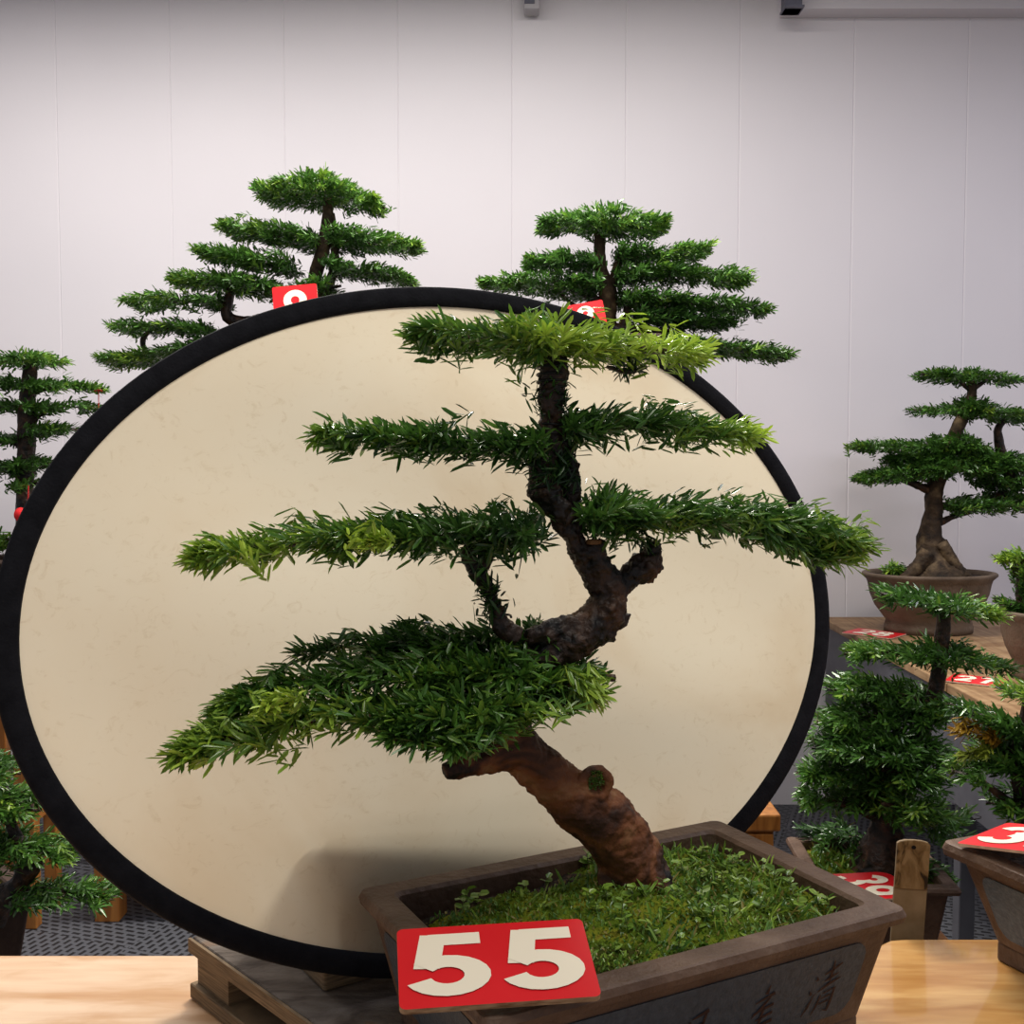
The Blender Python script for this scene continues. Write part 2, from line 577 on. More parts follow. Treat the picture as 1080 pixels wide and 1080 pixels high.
def round_pot(root, c, rx, ry, ztop, zbot, mat, soil_mat, rim=0.03, yaw=0.0):
    prof = [(.62, 0.0), (.66, .01), (.66, .10), (.63, .20), (.70, .30), (.80, .45), (.88, .65), (.91, .82), (.93, .88), (1.0, .95), (1.0, .985), (.98, 1.0), (.93, 1.0), (.90, .96), (.88, .80)]
    n = 40
    cs, sn = math.cos(yaw), math.sin(yaw)
    mb = MB()
    rings = []
    for s, h in prof:
        ring = []
        for i in range(n):
            a = 2 * math.pi * i / n
            x, y = rx * s * math.cos(a), ry * s * math.sin(a)
            ring.append((c[0] + x * cs - y * sn, c[1] + x * sn + y * cs, zbot + (ztop - zbot) * h))
        rings.append(ring)
    mb.loft(rings)
    pot = mb.build('pot', mat, root, smooth=True)
    mb = MB()
    ring = [(c[0] + rx * .9 * math.cos(2 * math.pi * i / n), c[1] + ry * .9 * math.sin(2 * math.pi * i / n)) for i in range(n)]
    z = zbot + (ztop - zbot) * .93
    mb.prism(ring, z - .02, z)
    mb.build('soil', soil_mat, root)
    return pot


# ------------------------------------------------------------------ foliage
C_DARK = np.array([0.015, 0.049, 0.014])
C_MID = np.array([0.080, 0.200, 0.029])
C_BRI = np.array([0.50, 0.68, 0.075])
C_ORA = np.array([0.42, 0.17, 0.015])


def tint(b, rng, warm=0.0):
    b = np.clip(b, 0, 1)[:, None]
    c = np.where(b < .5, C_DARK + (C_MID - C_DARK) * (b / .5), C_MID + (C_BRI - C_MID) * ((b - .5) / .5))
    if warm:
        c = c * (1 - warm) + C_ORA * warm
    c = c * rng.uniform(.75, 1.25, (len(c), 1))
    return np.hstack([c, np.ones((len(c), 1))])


def unit(a):
    return a / (np.linalg.norm(a, axis=-1, keepdims=True) + 1e-9)


def needles(base, d, nl, nw, b, rng, warm=0.0, fold=True):
    """leaf blades: base points, unit directions, lengths -> verts, faces, colours"""
    n = len(base)
    up = np.array([0, 0, 1.0]) + rng.normal(0, .45, (n, 3))
    side = unit(np.cross(d, up))
    nrm = unit(np.cross(side, d))
    L = nl[:, None]
    Wd = nw[:, None] * .5
    tip = base + d * L + nrm * (-.04 * L)
    dn_ = nrm * Wd * (.22 if fold else 0.0)
    r1, l1 = base + d * L * .25 + side * Wd + dn_, base + d * L * .25 - side * Wd + dn_
    r2, l2 = base + d * L * .80 + side * Wd * .82 + dn_, base + d * L * .80 - side * Wd * .82 + dn_
    col = tint(b, rng, warm)
    i6 = np.arange(n) * 6
    v = np.stack([base, r1, r2, tip, l2, l1], 1).reshape(-1, 3)
    if fold:
        f = np.concatenate([np.stack([i6, i6 + 1, i6 + 2, i6 + 3], 1), np.stack([i6, i6 + 3, i6 + 4, i6 + 5], 1)])
    else:
        f = np.stack([i6, i6 + 1, i6 + 2, i6 + 3, i6 + 4, i6 + 5], 1)
    c = np.repeat(col, 6, axis=0)
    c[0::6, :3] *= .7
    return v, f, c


def foliage_pad(root, pts, Zf, dw=0.06, attach=1.0, off=0.0, nl=.030, nw=.0055, per=14, sl=.05, cover=5.0, seed=0, warm=0.0, fold=True, droop=0.0, twig=True, vf=.80, name='foliage_pad', lift=0.12):
    """pts: rows (px, py, half thickness in px, brightness 0..1) along the spine of the pad;
    dw is the half depth of the pad in metres; attach is where along it (0..1) the branch meets the trunk"""
    rng = np.random.default_rng(seed + 1000)
    s = catmull(np.asarray(pts, float), 10)
    seg = np.linalg.norm(np.diff(s[:, :2], axis=0), axis=1)
    cum = np.concatenate([[0], np.cumsum(seg)])
    t_all = cum / cum[-1]
    Zc = np.array([Zf(p[0]) + off for p in s])
    X = np.array([P(p[0], p[1], z) for p, z in zip(s, Zc)])
    ht_m = s[:, 2] * Zc / F
    area_px = np.sum(.5 * (s[1:, 2] + s[:-1, 2]) * 2 * seg)
    zm = Zc.mean()
    narea = nl * nw * .5 * (F / zm) ** 2
    ns = max(8, int(cover * area_px / narea / per))
    w = np.maximum(s[:, 2], .25 * s[:, 2].max())
    cdf = np.cumsum(w)
    cdf = cdf / cdf[-1]
    t = np.interp(rng.uniform(0, 1, ns), cdf, t_all)
    # a few shoots right at the ends
    k = max(2, ns // 14)
    if attach > .3:
        t[:k] = rng.uniform(0, .05, k)
    if attach < .7:
        t[k:2 * k] = rng.uniform(.95, 1.0, k)
    pos = np.stack([np.interp(t, t_all, X[:, i]) for i in range(3)], 1)
    ht = np.interp(t, t_all, ht_m)
    br = np.interp(t, t_all, s[:, 3])
    tan = unit(np.gradient(X, axis=0))
    tg = np.stack([np.interp(t, t_all, tan[:, i]) for i in range(3)], 1)
    endfac = np.clip(np.minimum(t, 1 - t) * 6 + .15, 0, 1) if True else 1
    uu = rng.uniform(-1, 1, ns)
    vv = rng.uniform(-1, 1, ns) * np.sqrt(1 - uu ** 2 * .8)
    tw = np.where(ht > 0, np.minimum(1, ht / ht_m.max() + .25), 1)
    depth = np.array([0, 1.0, 0])
    pos = pos + depth * (uu * dw * tw)[:, None] + np.array([0, 0, 1.0]) * (vv * ht * vf)[:, None]
    sg = np.clip((t - attach) * 5, -1, 1)
    d = tg * (sg * .85)[:, None] + depth * (uu * .75)[:, None] + np.array([0, 0, 1.0]) * (vv * .30 + lift - droop)[:, None] + rng.normal(0, .26, (ns, 3))
    d = unit(d)
    ln = sl * rng.uniform(.65, 1.15, ns)
    ln = np.minimum(ln, np.maximum(ht * 2.6, sl * .5))
    ef = np.abs(sg) * .55 + .45
    start = pos - d * (ln * ef + nl * .5)[:, None]
    # needles on each shoot
    fr = (np.arange(per)[None, :] + rng.uniform(0, 1, (ns, per))) / per
    base = start[:, None, :] + d[:, None, :] * (ln[:, None] * fr)[..., None]
    az = (np.arange(per)[None, :] * 2.39996 + rng.uniform(0, 6.28, (ns, 1)))
    hlp = unit(np.cross(d, np.array([0, 0, 1.0]) + rng.normal(0, .1, (ns, 3))))
    up2 = unit(np.cross(hlp, d))
    rad = hlp[:, None, :] * np.cos(az)[..., None] + up2[:, None, :] * (np.sin(az) * .75 + .12)[..., None]
    rad = unit(rad)
    ang = np.radians(58 - 34 * fr + rng.normal(0, 8, fr.shape))
    nd = unit(d[:, None, :] * np.cos(ang)[..., None] + rad * np.sin(ang)[..., None])
    base, nd = base.reshape(-1, 3), nd.reshape(-1, 3)
    nn = len(base)
    nlen = nl * rng.uniform(.65, 1.12, nn)
    nwid = nw * rng.uniform(.8, 1.15, nn)
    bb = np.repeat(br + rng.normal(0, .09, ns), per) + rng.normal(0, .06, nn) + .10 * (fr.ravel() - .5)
    v, f, c = needles(base, nd, nlen, nwid, bb, rng, warm, fold)
    mi = np.zeros(len(f), int)
    if twig:
        mb = MB()
        m = len(X)
        rr_ = np.interp(np.abs(t_all - attach), [0, 1], [1.0, .25])
        rb = min(.006, .18 * ht_m.max() + .0015)
        q = np.hstack([X[::4] + np.array([0, 0, -.15]) * ht_m[::4, None], (rr_[::4] * rb)[:, None]])
        if len(q) >= 3:
            tube(mb, q, n=6, per=3, seed=seed)
        # side twigs, one under every third shoot
        for i in range(0, ns, 3):
            j = np.argmin(np.abs(t_all - t[i]))
            a0 = X[j]
            b0 = start[i] + d[i] * ln[i] * .8
            if np.linalg.norm(b0 - a0) < 1.5 * nl + .12:
                wv = unit(np.cross(b0 - a0, [0.1, 0.2, 1.0])) * rb * .35
                zv = np.array([0, 0, rb * .35])
                mb.add([a0 + wv, a0 - wv, a0 + zv, b0], [(0, 1, 3), (1, 2, 3), (2, 0, 3)])
        tv = np.array(mb.v)
        n0 = len(v)
        v = np.vstack([v, tv])
        c = np.vstack([c, np.tile([0.02, 0.012, 0.008, 1.0], (len(tv), 1))])
        faces = [list(x) for x in f] + [[i + n0 for i in ff] for ff in mb.f]
        mi = [0] * len(f) + [1] * len(mb.f)
    else:
        faces = f
    return mesh_obj(name, v, faces, [M['leaf'], M['bark_dark']], root, False, None, mi, c)


def limb(root, pts, Zf, mat, name='branch', n=10, rough=.10, seed=0, off=0.0):
    """pts rows (px, py, radius px[, extra depth])"""
    mb = MB()
    q = []
    for p in pts:
        z = Zf(p[0]) + off + (p[3] if len(p) > 3 else 0)
        q.append([*P(p[0], p[1], z), p[2] * z / F])
    tube(mb, q, n=n, per=6, rough=rough, seed=seed)
    return mb.build(name, mat, root, smooth=True)


def grass(root, T, hx, hy, zf, n, h, b0, b1, seed, name='grass', excl=None, w=.0022, lean=.7):
    rng = np.random.default_rng(seed)
    x = rng.uniform(-hx, hx, n)
    y = rng.uniform(-hy, hy, n)
    if excl is not None:
        k = excl(x, y, rng)
        x, y = x[k], y[k]
    n = len(x)
    base = np.array([T(a, b, zf(a, b)) for a, b in zip(x, y)])
    d = unit(np.stack([rng.normal(0, lean, n), rng.normal(0, lean, n), np.ones(n)], 1))
    patch = .5 + .5 * np.sin(x * 34 + 1.3) * np.cos(y * 41 + .4)
    v, f, c = needles(base, d, h * rng.uniform(.5, 1.5, n), np.full(n, w) * rng.uniform(.7, 1.5, n), b0 + (b1 - b0) * patch + rng.normal(0, .08, n), rng, 0.0, True)
    # a share of the blades are dry and yellow
    dry = np.repeat(rng.uniform(0, 1, n) < .16, 6)
    c[dry, :3] = np.array([0.26, 0.22, 0.05])
    o = mesh_obj(name, v, f, M['leaf'], root, False, None, None, c)
    o['kind'] = 'stuff'
    return o


def sprig(root, p, h, nleaf, rng, b=.62, name='seedling', size=.011):
    """a small weed: thin stem with paired oval leaves"""
    base, d, L = [], [], []
    top = np.array(p) + np.array([rng.normal(0, .25) * h, rng.normal(0, .25) * h, h])
    for k in range(nleaf):
        fr = (k + 1) / nleaf
        a = k * 2.4 + rng.uniform(0, 1)
        base.append(np.array(p) * (1 - fr) + top * fr)
        d.append([math.cos(a), math.sin(a), .25])
        L.append(size * rng.uniform(.8, 1.3))
    base, d, L = np.array(base), unit(np.array(d)), np.array(L)
    v, f, c = needles(base, d, L, L * .62, np.full(nleaf, b), rng, 0.0, True)
    mb = MB()
    tube(mb, np.array([[*p, .0007], [*top, .0005]]), n=5, per=2)
    n0 = len(v)
    v = np.vstack([v, np.array(mb.v)])
    c = np.vstack([c, np.tile([.14, .2, .05, 1], (len(mb.v), 1))])
    return mesh_obj(name, v, [list(x) for x in f] + [[i + n0 for i in q] for q in mb.f], M['leaf'], root, False, None, None, c)


# ------------------------------------------------------------------ number cards
def arc(cx, cy, rx, ry, a0, a1, n=18):
    return [(cx + rx * math.cos(math.radians(a0 + (a1 - a0) * i / n)), cy + ry * math.sin(math.radians(a0 + (a1 - a0) * i / n))) for i in range(n + 1)]


DIG = {
    '5': [[(.55, .91), (.17, .91)], [(.205, .99), (.145, .44)], arc(.29, .32, .215, .225, 142, -160)],
    '3': [arc(.29, .745, .185, .165, 168, -80), arc(.29, .305, .215, .21, 82, -168)],
    '9': [arc(.30, .69, .205, .215, 0, 360, 26), [(.505, .70), (.50, .46), (.44, .22), (.32, .105), (.18, .13), (.10, .25)]],
    '8': [arc(.30, .745, .175, .165, 0, 360, 24), arc(.30, .295, .21, .205, 0, 360, 26)],
    '2': [arc(.30, .69, .20, .215, 172, -38), [(.47, .57), (.14, .12)], [(.05, .095), (.56, .095)]],
    '1': [[(.36, 1.0), (.36, 0)], [(.36, .9), (.14, .74)]],
    '7': [[(.05, .91), (.56, .91)], [(.50, .86), (.33, .5), (.26, 0)]],
}


def stroke2d(pts, w):
    p = np.asarray(pts, float)
    t = unit(np.gradient(p, axis=0))
    if len(p) > 3 and np.allclose(p[0], p[-1]):
        t[0] = t[-1] = unit(p[1] - p[-2])
    n = np.stack([-t[:, 1], t[:, 0]], 1)
    return p + n * w / 2, p - n * w / 2


def card(c, right, up, w, h, text, label, thick=.005, edge='card_edge', dh=.78, dw=None, group='red number cards', corner=.006, stake=None):
    """a red plate: c centre of its top face, right / up unit vectors in its plane"""
    c, right, up = np.array(c, float), unit(np.array(right, float)), np.array(up, float)
    up = unit(up - right * np.dot(up, right))
    nrm = np.cross(right, up)
    root = empty('number_card', c, label, 'number card', group)
    mb = MB()
    out = rr(w / 2, h / 2, corner, 4)
    n = len(out)
    top = [c + right * x + up * y for x, y in out]
    bot = [p - nrm * thick for p in top]
    vs = top + bot
    mb.add(vs, [list(range(n))], 0)
    mb.add([p - nrm * thick for p in top], [list(range(n))[::-1]], 1)
    mb.add(vs, [(i, n + i, n + (i + 1) % n, (i + 1) % n) for i in range(n)], 1)
    board = mesh_obj('plate', mb.v, mb.f, [M['red'], M[edge]], root, False, None, mb.m)
    H = h * dh
    Wd = dw if dw else H * .62
    gap = Wd * .11
    tot = len(text) * Wd + (len(text) - 1) * gap
    x0 = -tot / 2
    for ch in text:
        md = MB()
        zoff = .0004
        for st in DIG[ch]:
            zoff += .0003
            a_, b_ = stroke2d(st, .19)
            q = []
            for pa, pb_ in zip(a_, b_):
                for s in (pa, pb_):
                    x = x0 + s[0] / .61 * Wd
                    y = -H / 2 + s[1] * H
                    q.append(c + right * x + up * y + nrm * zoff)
            md.add(q, [(2 * i, 2 * i + 1, 2 * i + 3, 2 * i + 2) for i in range(len(st) - 1)])
        mesh_obj('numeral', md.v, md.f, M['cream'], root)
        x0 += Wd + gap
    if stake is not None:
        md = MB()
        tube(md, np.array([[*(c - nrm * thick), .002], [*stake, .0015]]), n=6, per=3)
        md.build('stake', M['wire'], root)
    return root


# ------------------------------------------------------------------ tables, pallet
Z_TAB = CAM_Z - 0.735
Z_PAL = CAM_Z - 0.650
YB_L = PZ(100, 1007, Z_TAB)[1]
YB_R = PZ(980, 990, Z_TAB)[1]


def table(name, poly, z, thick, mat, edge, legs, label, cat='table'):
    cx, cy = np.mean([p[0] for p in poly]), np.mean([p[1] for p in poly])
    root = empty(name, (cx, cy, 0), label, cat)
    mb = MB()
    mb.prism(poly, z - thick, z)
    o = mb.build('tabletop', mat, root)
    bevel(o, .004)
    for (x, y) in legs:
        m2 = MB()
        m2.box((x, y, (z - thick) / 2), (.06, .06, z - thick))
        bevel(m2.build('leg', edge, root), .004)
    return root


table('display_table', [(-1.5, .45), (.34, .45), (.34, YB_L), (-1.5, YB_L)], Z_TAB, .03, M['table_left'], M['bench_wood'],
      [(-1.4, .55), (.28, .55), (-1.4, YB_L - .1), (.28, YB_L - .1)], 'pale plywood table at the lower left, under the wooden pallet')
e0 = PZ(868, 1078, Z_TAB)
e1 = PZ(926, 998, Z_TAB)
poly = [(e0[0] - .02, .62), (1.7, .62), (1.7, YB_R), (e1[0] + .05, YB_R), (e1[0] + .026, YB_R - .004), (e1[0] + .010, YB_R - .016), (e1[0], e1[1]), (e0[0], e0[1])]
table('display_table', poly, Z_TAB, .03, M['table_right'], M['bench_wood'],
      [(.56, .75), (1.6, .75), (.62, YB_R - .12), (1.6, YB_R - .12)], 'glossy varnished wooden table at the lower right, under the blue panelled pot')

# plywood pallet, turned like the pot
p_c = PZ(203, 988, Z_PAL)
p_d = PZ(331, 1078, Z_PAL)
ed = unit((p_d - p_c)[:2])            # along its visible left edge, towards the camera
ax = np.array([-ed[1], ed[0]])        # away from that edge
if ax[0] < 0:
    ax = -ax
YAW_P = math.atan2(ax[1], ax[0])
root = empty('wooden_pallet', (*(p_c[:2] + ed * .3 + ax * .35), Z_TAB), 'worn grey plywood pallet under the large pot, layered edge toward the left', 'pallet')
PLEN, PWID = 0.74, 0.40               # along ed, along ax


def pal_box(mb, u0, u1, w0, w1, z0, z1):
    c2 = p_c[:2] + ed * (u0 + u1) / 2 + ax * (w0 + w1) / 2
    mb.box((c2[0], c2[1], (z0 + z1) / 2), (w1 - w0, u1 - u0, z1 - z0), YAW_P)


w0 = 0.0
for wd in (.135, .261):
    mb = MB()
    pal_box(mb, 0, PLEN, w0, min(w0 + wd, PWID), Z_PAL - .020, Z_PAL)
    bevel(mb.build('deck_board', [M['pallet_top']], root), .0015, 1)
    w0 += wd + .004
mb = MB()
pal_box(mb, 0, PLEN, .0005, .02, Z_PAL - .0195, Z_PAL - .0012)
for wy in (.004, PWID / 2 - .03, PWID - .07):
    for uy in (.006, PLEN / 2 - .04, PLEN - .09):
        m2 = MB()
        pal_box(m2, uy, uy + .085, wy, wy + .06, Z_TAB + .022, Z_PAL - .020)
        m2.build('spacer_block', M['pallet_edge'], root)
m2 = MB()
pal_box(m2, -.002, PLEN, -.004, .10, Z_TAB + .001, Z_TAB + .022)
bevel(m2.build('bottom_board', M['pallet_edge'], root), .0015, 1)
m2 = MB()
pal_box(m2, 0, PLEN, PWID - .10, PWID, Z_TAB + .001, Z_TAB + .022)
bevel(m2.build('bottom_board', M['pallet_edge'], root), .0015, 1)
m2 = MB()
pal_box(m2, -.003, PLEN, -.005, -.0008, Z_PAL - .020, Z_PAL - .0015)
m2.build('edge_ply', M['pallet_edge'], root)

# ------------------------------------------------------------------ oval cloth disc with black binding
D_A, D_B = .600, .450
D_YAW, D_LEAN, D_ROT = .486, .207, .012
du = np.array([math.cos(D_YAW), math.sin(D_YAW), 0])
dn = np.array([-math.sin(D_YAW), math.cos(D_YAW), 0])
dwv = np.array([dn[0] * math.sin(D_LEAN), dn[1] * math.sin(D_LEAN), math.cos(D_LEAN)])
dU = du * math.cos(D_ROT) + dwv * math.sin(D_ROT)
dW = -du * math.sin(D_ROT) + dwv * math.cos(D_ROT)
dN = np.cross(dU, dW)                 # towards the camera? checked below
if dN[1] > 0:
    dN = -dN
D_C = np.array([-.031, 1.445, Z_PAL + .441])
disc = empty('diffuser_disc', D_C + dwv * -.44, 'large oval cream cloth disc with black rim standing behind the bonsai', 'photo diffuser')
RW = .0285
rng = np.random.default_rng(5)
nr, na = 46, 128
vs_ = [D_C]
for i in range(1, nr + 1):
    s = i / nr
    for k in range(na):
        a = 2 * math.pi * k / na
        x, y = (D_A - RW * .5) * s * math.cos(a), (D_B - RW * .5) * s * math.sin(a)
        edge = (1 - s ** 6) * min(1, max(0, (y + .36) / .2))
        rip = .0035 * math.sin(9 * x + 14 * y + 1.0) * math.sin(5 * y - 3 * x) + .0022 * math.sin(26 * x - 9 * y) * math.exp(-((x - .05) ** 2 + (y - .12) ** 2) / .03) + .0025 * math.sin(16 * y + 4 * x)
        vs_.append(D_C + dU * x + dW * y + dN * rip * edge)
fs_ = [(0, 1 + k, 1 + (k + 1) % na) for k in range(na)]
for i in range(nr - 1):
    for k in range(na):
        j = (k + 1) % na
        fs_.append((1 + i * na + k, 1 + (i + 1) * na + k, 1 + (i + 1) * na + j, 1 + i * na + j))
mesh_obj('cloth', vs_, fs_, M['cloth'], disc, True)
mb = MB()
rings = []
prof = [(-RW / 2, .0), (-RW / 2 + .002, .0035), (-.004, .0055), (.006, .006), (RW / 2 - .002, .0045), (RW / 2, 0), (RW / 2 - .002, -.0045), (.006, -.006), (-.004, -.0055), (-RW / 2 + .002, -.0035)]
n = 160
for k in range(n + 1):
    a = 2 * math.pi * k / n
    ca, sa = math.cos(a), math.sin(a)
    no = unit(np.array([ca / D_A, sa / D_B]))
    x, y = D_A * ca - no[0] * RW / 2, D_B * sa - no[1] * RW / 2
    rings.append([D_C + dU * (x + no[0] * p) + dW * (y + no[1] * p) + dN * q for p, q in prof])
mb.loft(rings, False, False)
mb.build('rim', M['rim_cloth'], disc, smooth=True)


def disc_pt(px, py, off=0.0):
    """point of the cloth plane seen at a pixel (used to stand things close behind it)"""
    o_ = np.array([0, 0, CAM_Z])
    d_ = P(px, py, 1.0) - o_
    k_ = np.dot(D_C + dN * off - o_, dN) / np.dot(d_, dN)
    return o_ + d_ * k_


# ------------------------------------------------------------------ the bonsai in front
YAW = .482
POT_C = np.array([.130, 1.208])
ZR = CAM_Z - .500
main = empty('bonsai_tree', (POT_C[0], POT_C[1], Z_PAL), 'large bonsai with leaning trunk in the brown rectangular pot before the oval disc', 'bonsai')
pot, T, FACE = rect_pot(main, POT_C, YAW, .524, .340, ZR, Z_PAL, M['clay'], M['glaze_dark'], taper=.036, neck=.013)


def tomain(x, y):
    dx, dy = x - POT_C[0], y - POT_C[1]
    return dx * math.cos(YAW) + dy * math.sin(YAW), -dx * math.sin(YAW) + dy * math.cos(YAW)


TB = PZ(667, 930, ZR)                 # where the trunk meets the moss
tx, ty = tomain(TB[0], TB[1])


def zmoss(x, y):
    e = math.exp(-((x - tx) ** 2 + (y - ty) ** 2) / .012)
    back = max(0, (y - .085) / .05)                      # bare sunken strip along the back rim, left of the trunk
    gap = back * max(0, min(1, (tx - .03 - x) / .06)) * .018
    z = ZR - .014 + .016 * e + .004 * math.sin(31 * x + 2) * math.cos(27 * y) + .0025 * math.sin(70 * x + 31 * y) - gap
    ex = max(0, abs(x) - .19) / .03 + max(0, abs(y) - .105) / .03
    return z - .006 * ex


mb = MB()
nx, ny = 90, 60
HX, HY = .255 - .035, .172 - .035
vs_ = []
rng = np.random.default_rng(3)
for j in range(ny + 1):
    for i in range(nx + 1):
        x, y = -HX + 2 * HX * i / nx, -HY + 2 * HY * j / ny
        vs_.append(T(x, y, zmoss(x, y) + rng.normal(0, .0012)))
fs_ = [(j * (nx + 1) + i, j * (nx + 1) + i + 1, (j + 1) * (nx + 1) + i + 1, (j + 1) * (nx + 1) + i) for j in range(ny) for i in range(nx)]
mi_ = []
for j in range(ny):
    for i in range(nx):
        x, y = -HX + 2 * HX * (i + .5) / nx, -HY + 2 * HY * (j + .5) / ny
        mi_.append(1 if (y > .088 + .012 * math.sin(40 * x) and x < tx - .03) or x < -HX + .012 else 0)
mesh_obj('moss', vs_, fs_, [M['moss'], M['soil']], main, True, None, mi_)
grass(main, T, HX - .004, HY - .004, zmoss, 7000, .0055, .44, .68, 11, 'moss_tufts', lambda x, y, r: ~((y > .085) & (x < tx - .02)) & ((x - tx) ** 2 + (y - ty) ** 2 > .032 ** 2), .0020, .9)
grass(main, T, HX - .004, HY - .004, zmoss, 1700, .020, .52, .74, 12, 'grass', lambda x, y, r: (r.uniform(0, 1, len(x)) < np.clip(.25 + 2.2 * x, .05, 1)) & ~((y > .08) & (x < tx)) & ((x - tx) ** 2 + (y - ty) ** 2 > .036 ** 2), .0026, 1.3)
rng = np.random.default_rng(21)
for (px, py, h, nlf) in ((500, 945, .016, 6), (488, 957, .014, 5), (493, 938, .02, 6), (552, 930, .012, 5), (575, 925, .01, 4), (655, 975, .022, 7), (663, 985, .018, 6), (640, 955, .016, 6), (648, 1000, .012, 4),
                         (700, 950, .018, 7), (735, 955, .018, 7), (760, 940, .02, 8), (790, 945, .02, 8), (815, 930, .018, 7), (840, 945, .022, 8), (865, 945, .02, 8), (880, 950, .022, 8), (720, 925, .015, 6), (850, 925, .018, 7),
                         (770, 965, .016, 6), (800, 958, .016, 6), (740, 905, .014, 6), (665, 958, .015, 5), (690, 985, .014, 5), (615, 905, .018, 7), (600, 898, .02, 7), (628, 900, .016, 6), (780, 915, .016, 6)):
    q = PZ(px, py, ZR - .008)
    x, y = tomain(q[0], q[1])
    x, y = max(-HX + .01, min(HX - .01, x)), max(-HY + .01, min(HY - .01, y))
    sprig(main, T(x, y, zmoss(x, y)), h, nlf, rng, rng.uniform(.56, .72), size=.0105)
for k in range(46):
    x, y = HX * rng.uniform(-.25, .95) , HY * rng.uniform(-.9, .92)
    if (x - tx) ** 2 + (y - ty) ** 2 < .045 ** 2 or rng.uniform() > .45 + 2.4 * x:
        continue
    sprig(main, T(x, y, zmoss(x, y)), rng.uniform(.008, .018), int(rng.integers(5, 9)), rng, rng.uniform(.54, .72), size=.0085)

# inscription brushed on the front panel: slanting column strokes of four characters
Q = FACE['front']


def brush(u0, w0, sc, strokes):
    mb = MB()
    for st in strokes:
        p = np.array(st, float)
        t_ = unit(np.gradient(p[:, :2], axis=0))
        nn = np.stack([-t_[:, 1], t_[:, 0]], 1)
        a_ = p[:, :2] + nn * p[:, 2:3] / 2
        b_ = p[:, :2] - nn * p[:, 2:3] / 2
        q = []
        for pa, pb_ in zip(a_, b_):
            for s in (pa, pb_):
                q.append(Q(u0 + s[0] * sc / .45, w0 + s[1] * sc / .11, .0026))
        mb.add(q, [(2 * i, 2 * i + 1, 2 * i + 3, 2 * i + 2) for i in range(len(st) - 1)])
    return mesh_obj('inscription', mb.v, mb.f, M['ink'], pot)


brush(.83, .42, .042, [[(-.35, .62, .03), (-.30, .50, .09)], [(-.46, .22, .03), (-.40, .10, .09)], [(-.55, -.50, .03), (-.42, -.25, .08), (-.28, .12, .02)],
                        [(.10, 1.00, .02), (.12, .70, .09), (.10, .40, .06)], [(-.12, .62, .03), (.12, .72, .08), (.38, .86, .05)], [(-.06, .42, .03), (.12, .50, .07), (.34, .58, .03)], [(-.20, .14, .03), (.10, .30, .09), (.45, .42, .04)],
                        [(-.06, .02, .05), (-.12, -.30, .07), (-.22, -.52, .03)], [(.02, .05, .05), (.36, .14, .08), (.34, -.30, .08), (.30, -.52, .07), (.14, -.46, .02)], [(-.02, -.10, .03), (.28, -.04, .06)], [(-.06, -.26, .03), (.26, -.2, .06)]])
brush(.655, .36, .042, [[(.05, .95, .03), (.0, .70, .1)], [(-.3, .50, .03), (.25, .68, .1)], [(.15, .60, .04), (-.1, .30, .09), (-.35, .10, .03)], [(-.30, .20, .04), (.28, .36, .09)], [(-.2, -.02, .04), (.3, .12, .09)],
                         [(.0, .30, .06), (-.08, -.25, .1), (-.12, -.5, .03)], [(-.35, -.26, .04), (.34, -.12, .1)], [(.10, -.3, .05), (.36, -.52, .12)]])
brush(.475, .28, .042, [[(-.2, .80, .04), (.25, .95, .12)], [(.2, .92, .05), (.1, .5, .1)], [(-.25, .75, .05), (-.3, .30, .1)], [(-.25, .5, .04), (.15, .62, .09)], [(-.28, .28, .04), (.14, .42, .09)], [(-.1, .25, .05), (-.4, -.3, .1)], [(.05, .25, .06), (.1, -.2, .1), (.38, -.25, .1)]])
brush(.30, .22, .042, [[(-.3, .5, .04), (.3, .68, .12)], [(.02, .95, .05), (-.05, .2, .12), (-.3, -.3, .04)], [(.0, .2, .05), (.35, -.25, .14)]])


def ZM(px):
    return 1.204 / (1 - .40 * (px - 540) / F)


# trunk: skin of overlapping tapering tubes fused by remesh, then roughened
def fused(name, groups, mat, root, vox, smooth_it=4, disp=.0016, seed=1):
    mb = MB()
    for i, g in enumerate(groups):
        q = []
        for p in g:
            z = ZM(p[0]) + (p[3] if len(p) > 3 else 0)
            q.append([*P(p[0], p[1], z), p[2] * z / F])
        tube(mb, q, n=18, per=8, rough=.05, seed=seed + i)
    o = mb.build(name, mat, root, smooth=True)
    m = o.modifiers.new('remesh', 'REMESH')
    m.mode = 'VOXEL'
    m.voxel_size = vox
    m.use_smooth_shade = True
    s = o.modifiers.new('smooth', 'SMOOTH')
    s.factor = .5
    s.iterations = smooth_it
    for sc_, st_ in ((.018, disp * 1.6), (.006, disp)):
        tex = bpy.data.textures.new(name + '_lumps', 'CLOUDS')
        tex.noise_scale = sc_
        dm = o.modifiers.new('lumps', 'DISPLACE')
        dm.texture = tex
        dm.strength = st_ * 2
        dm.mid_level = .5
    return o


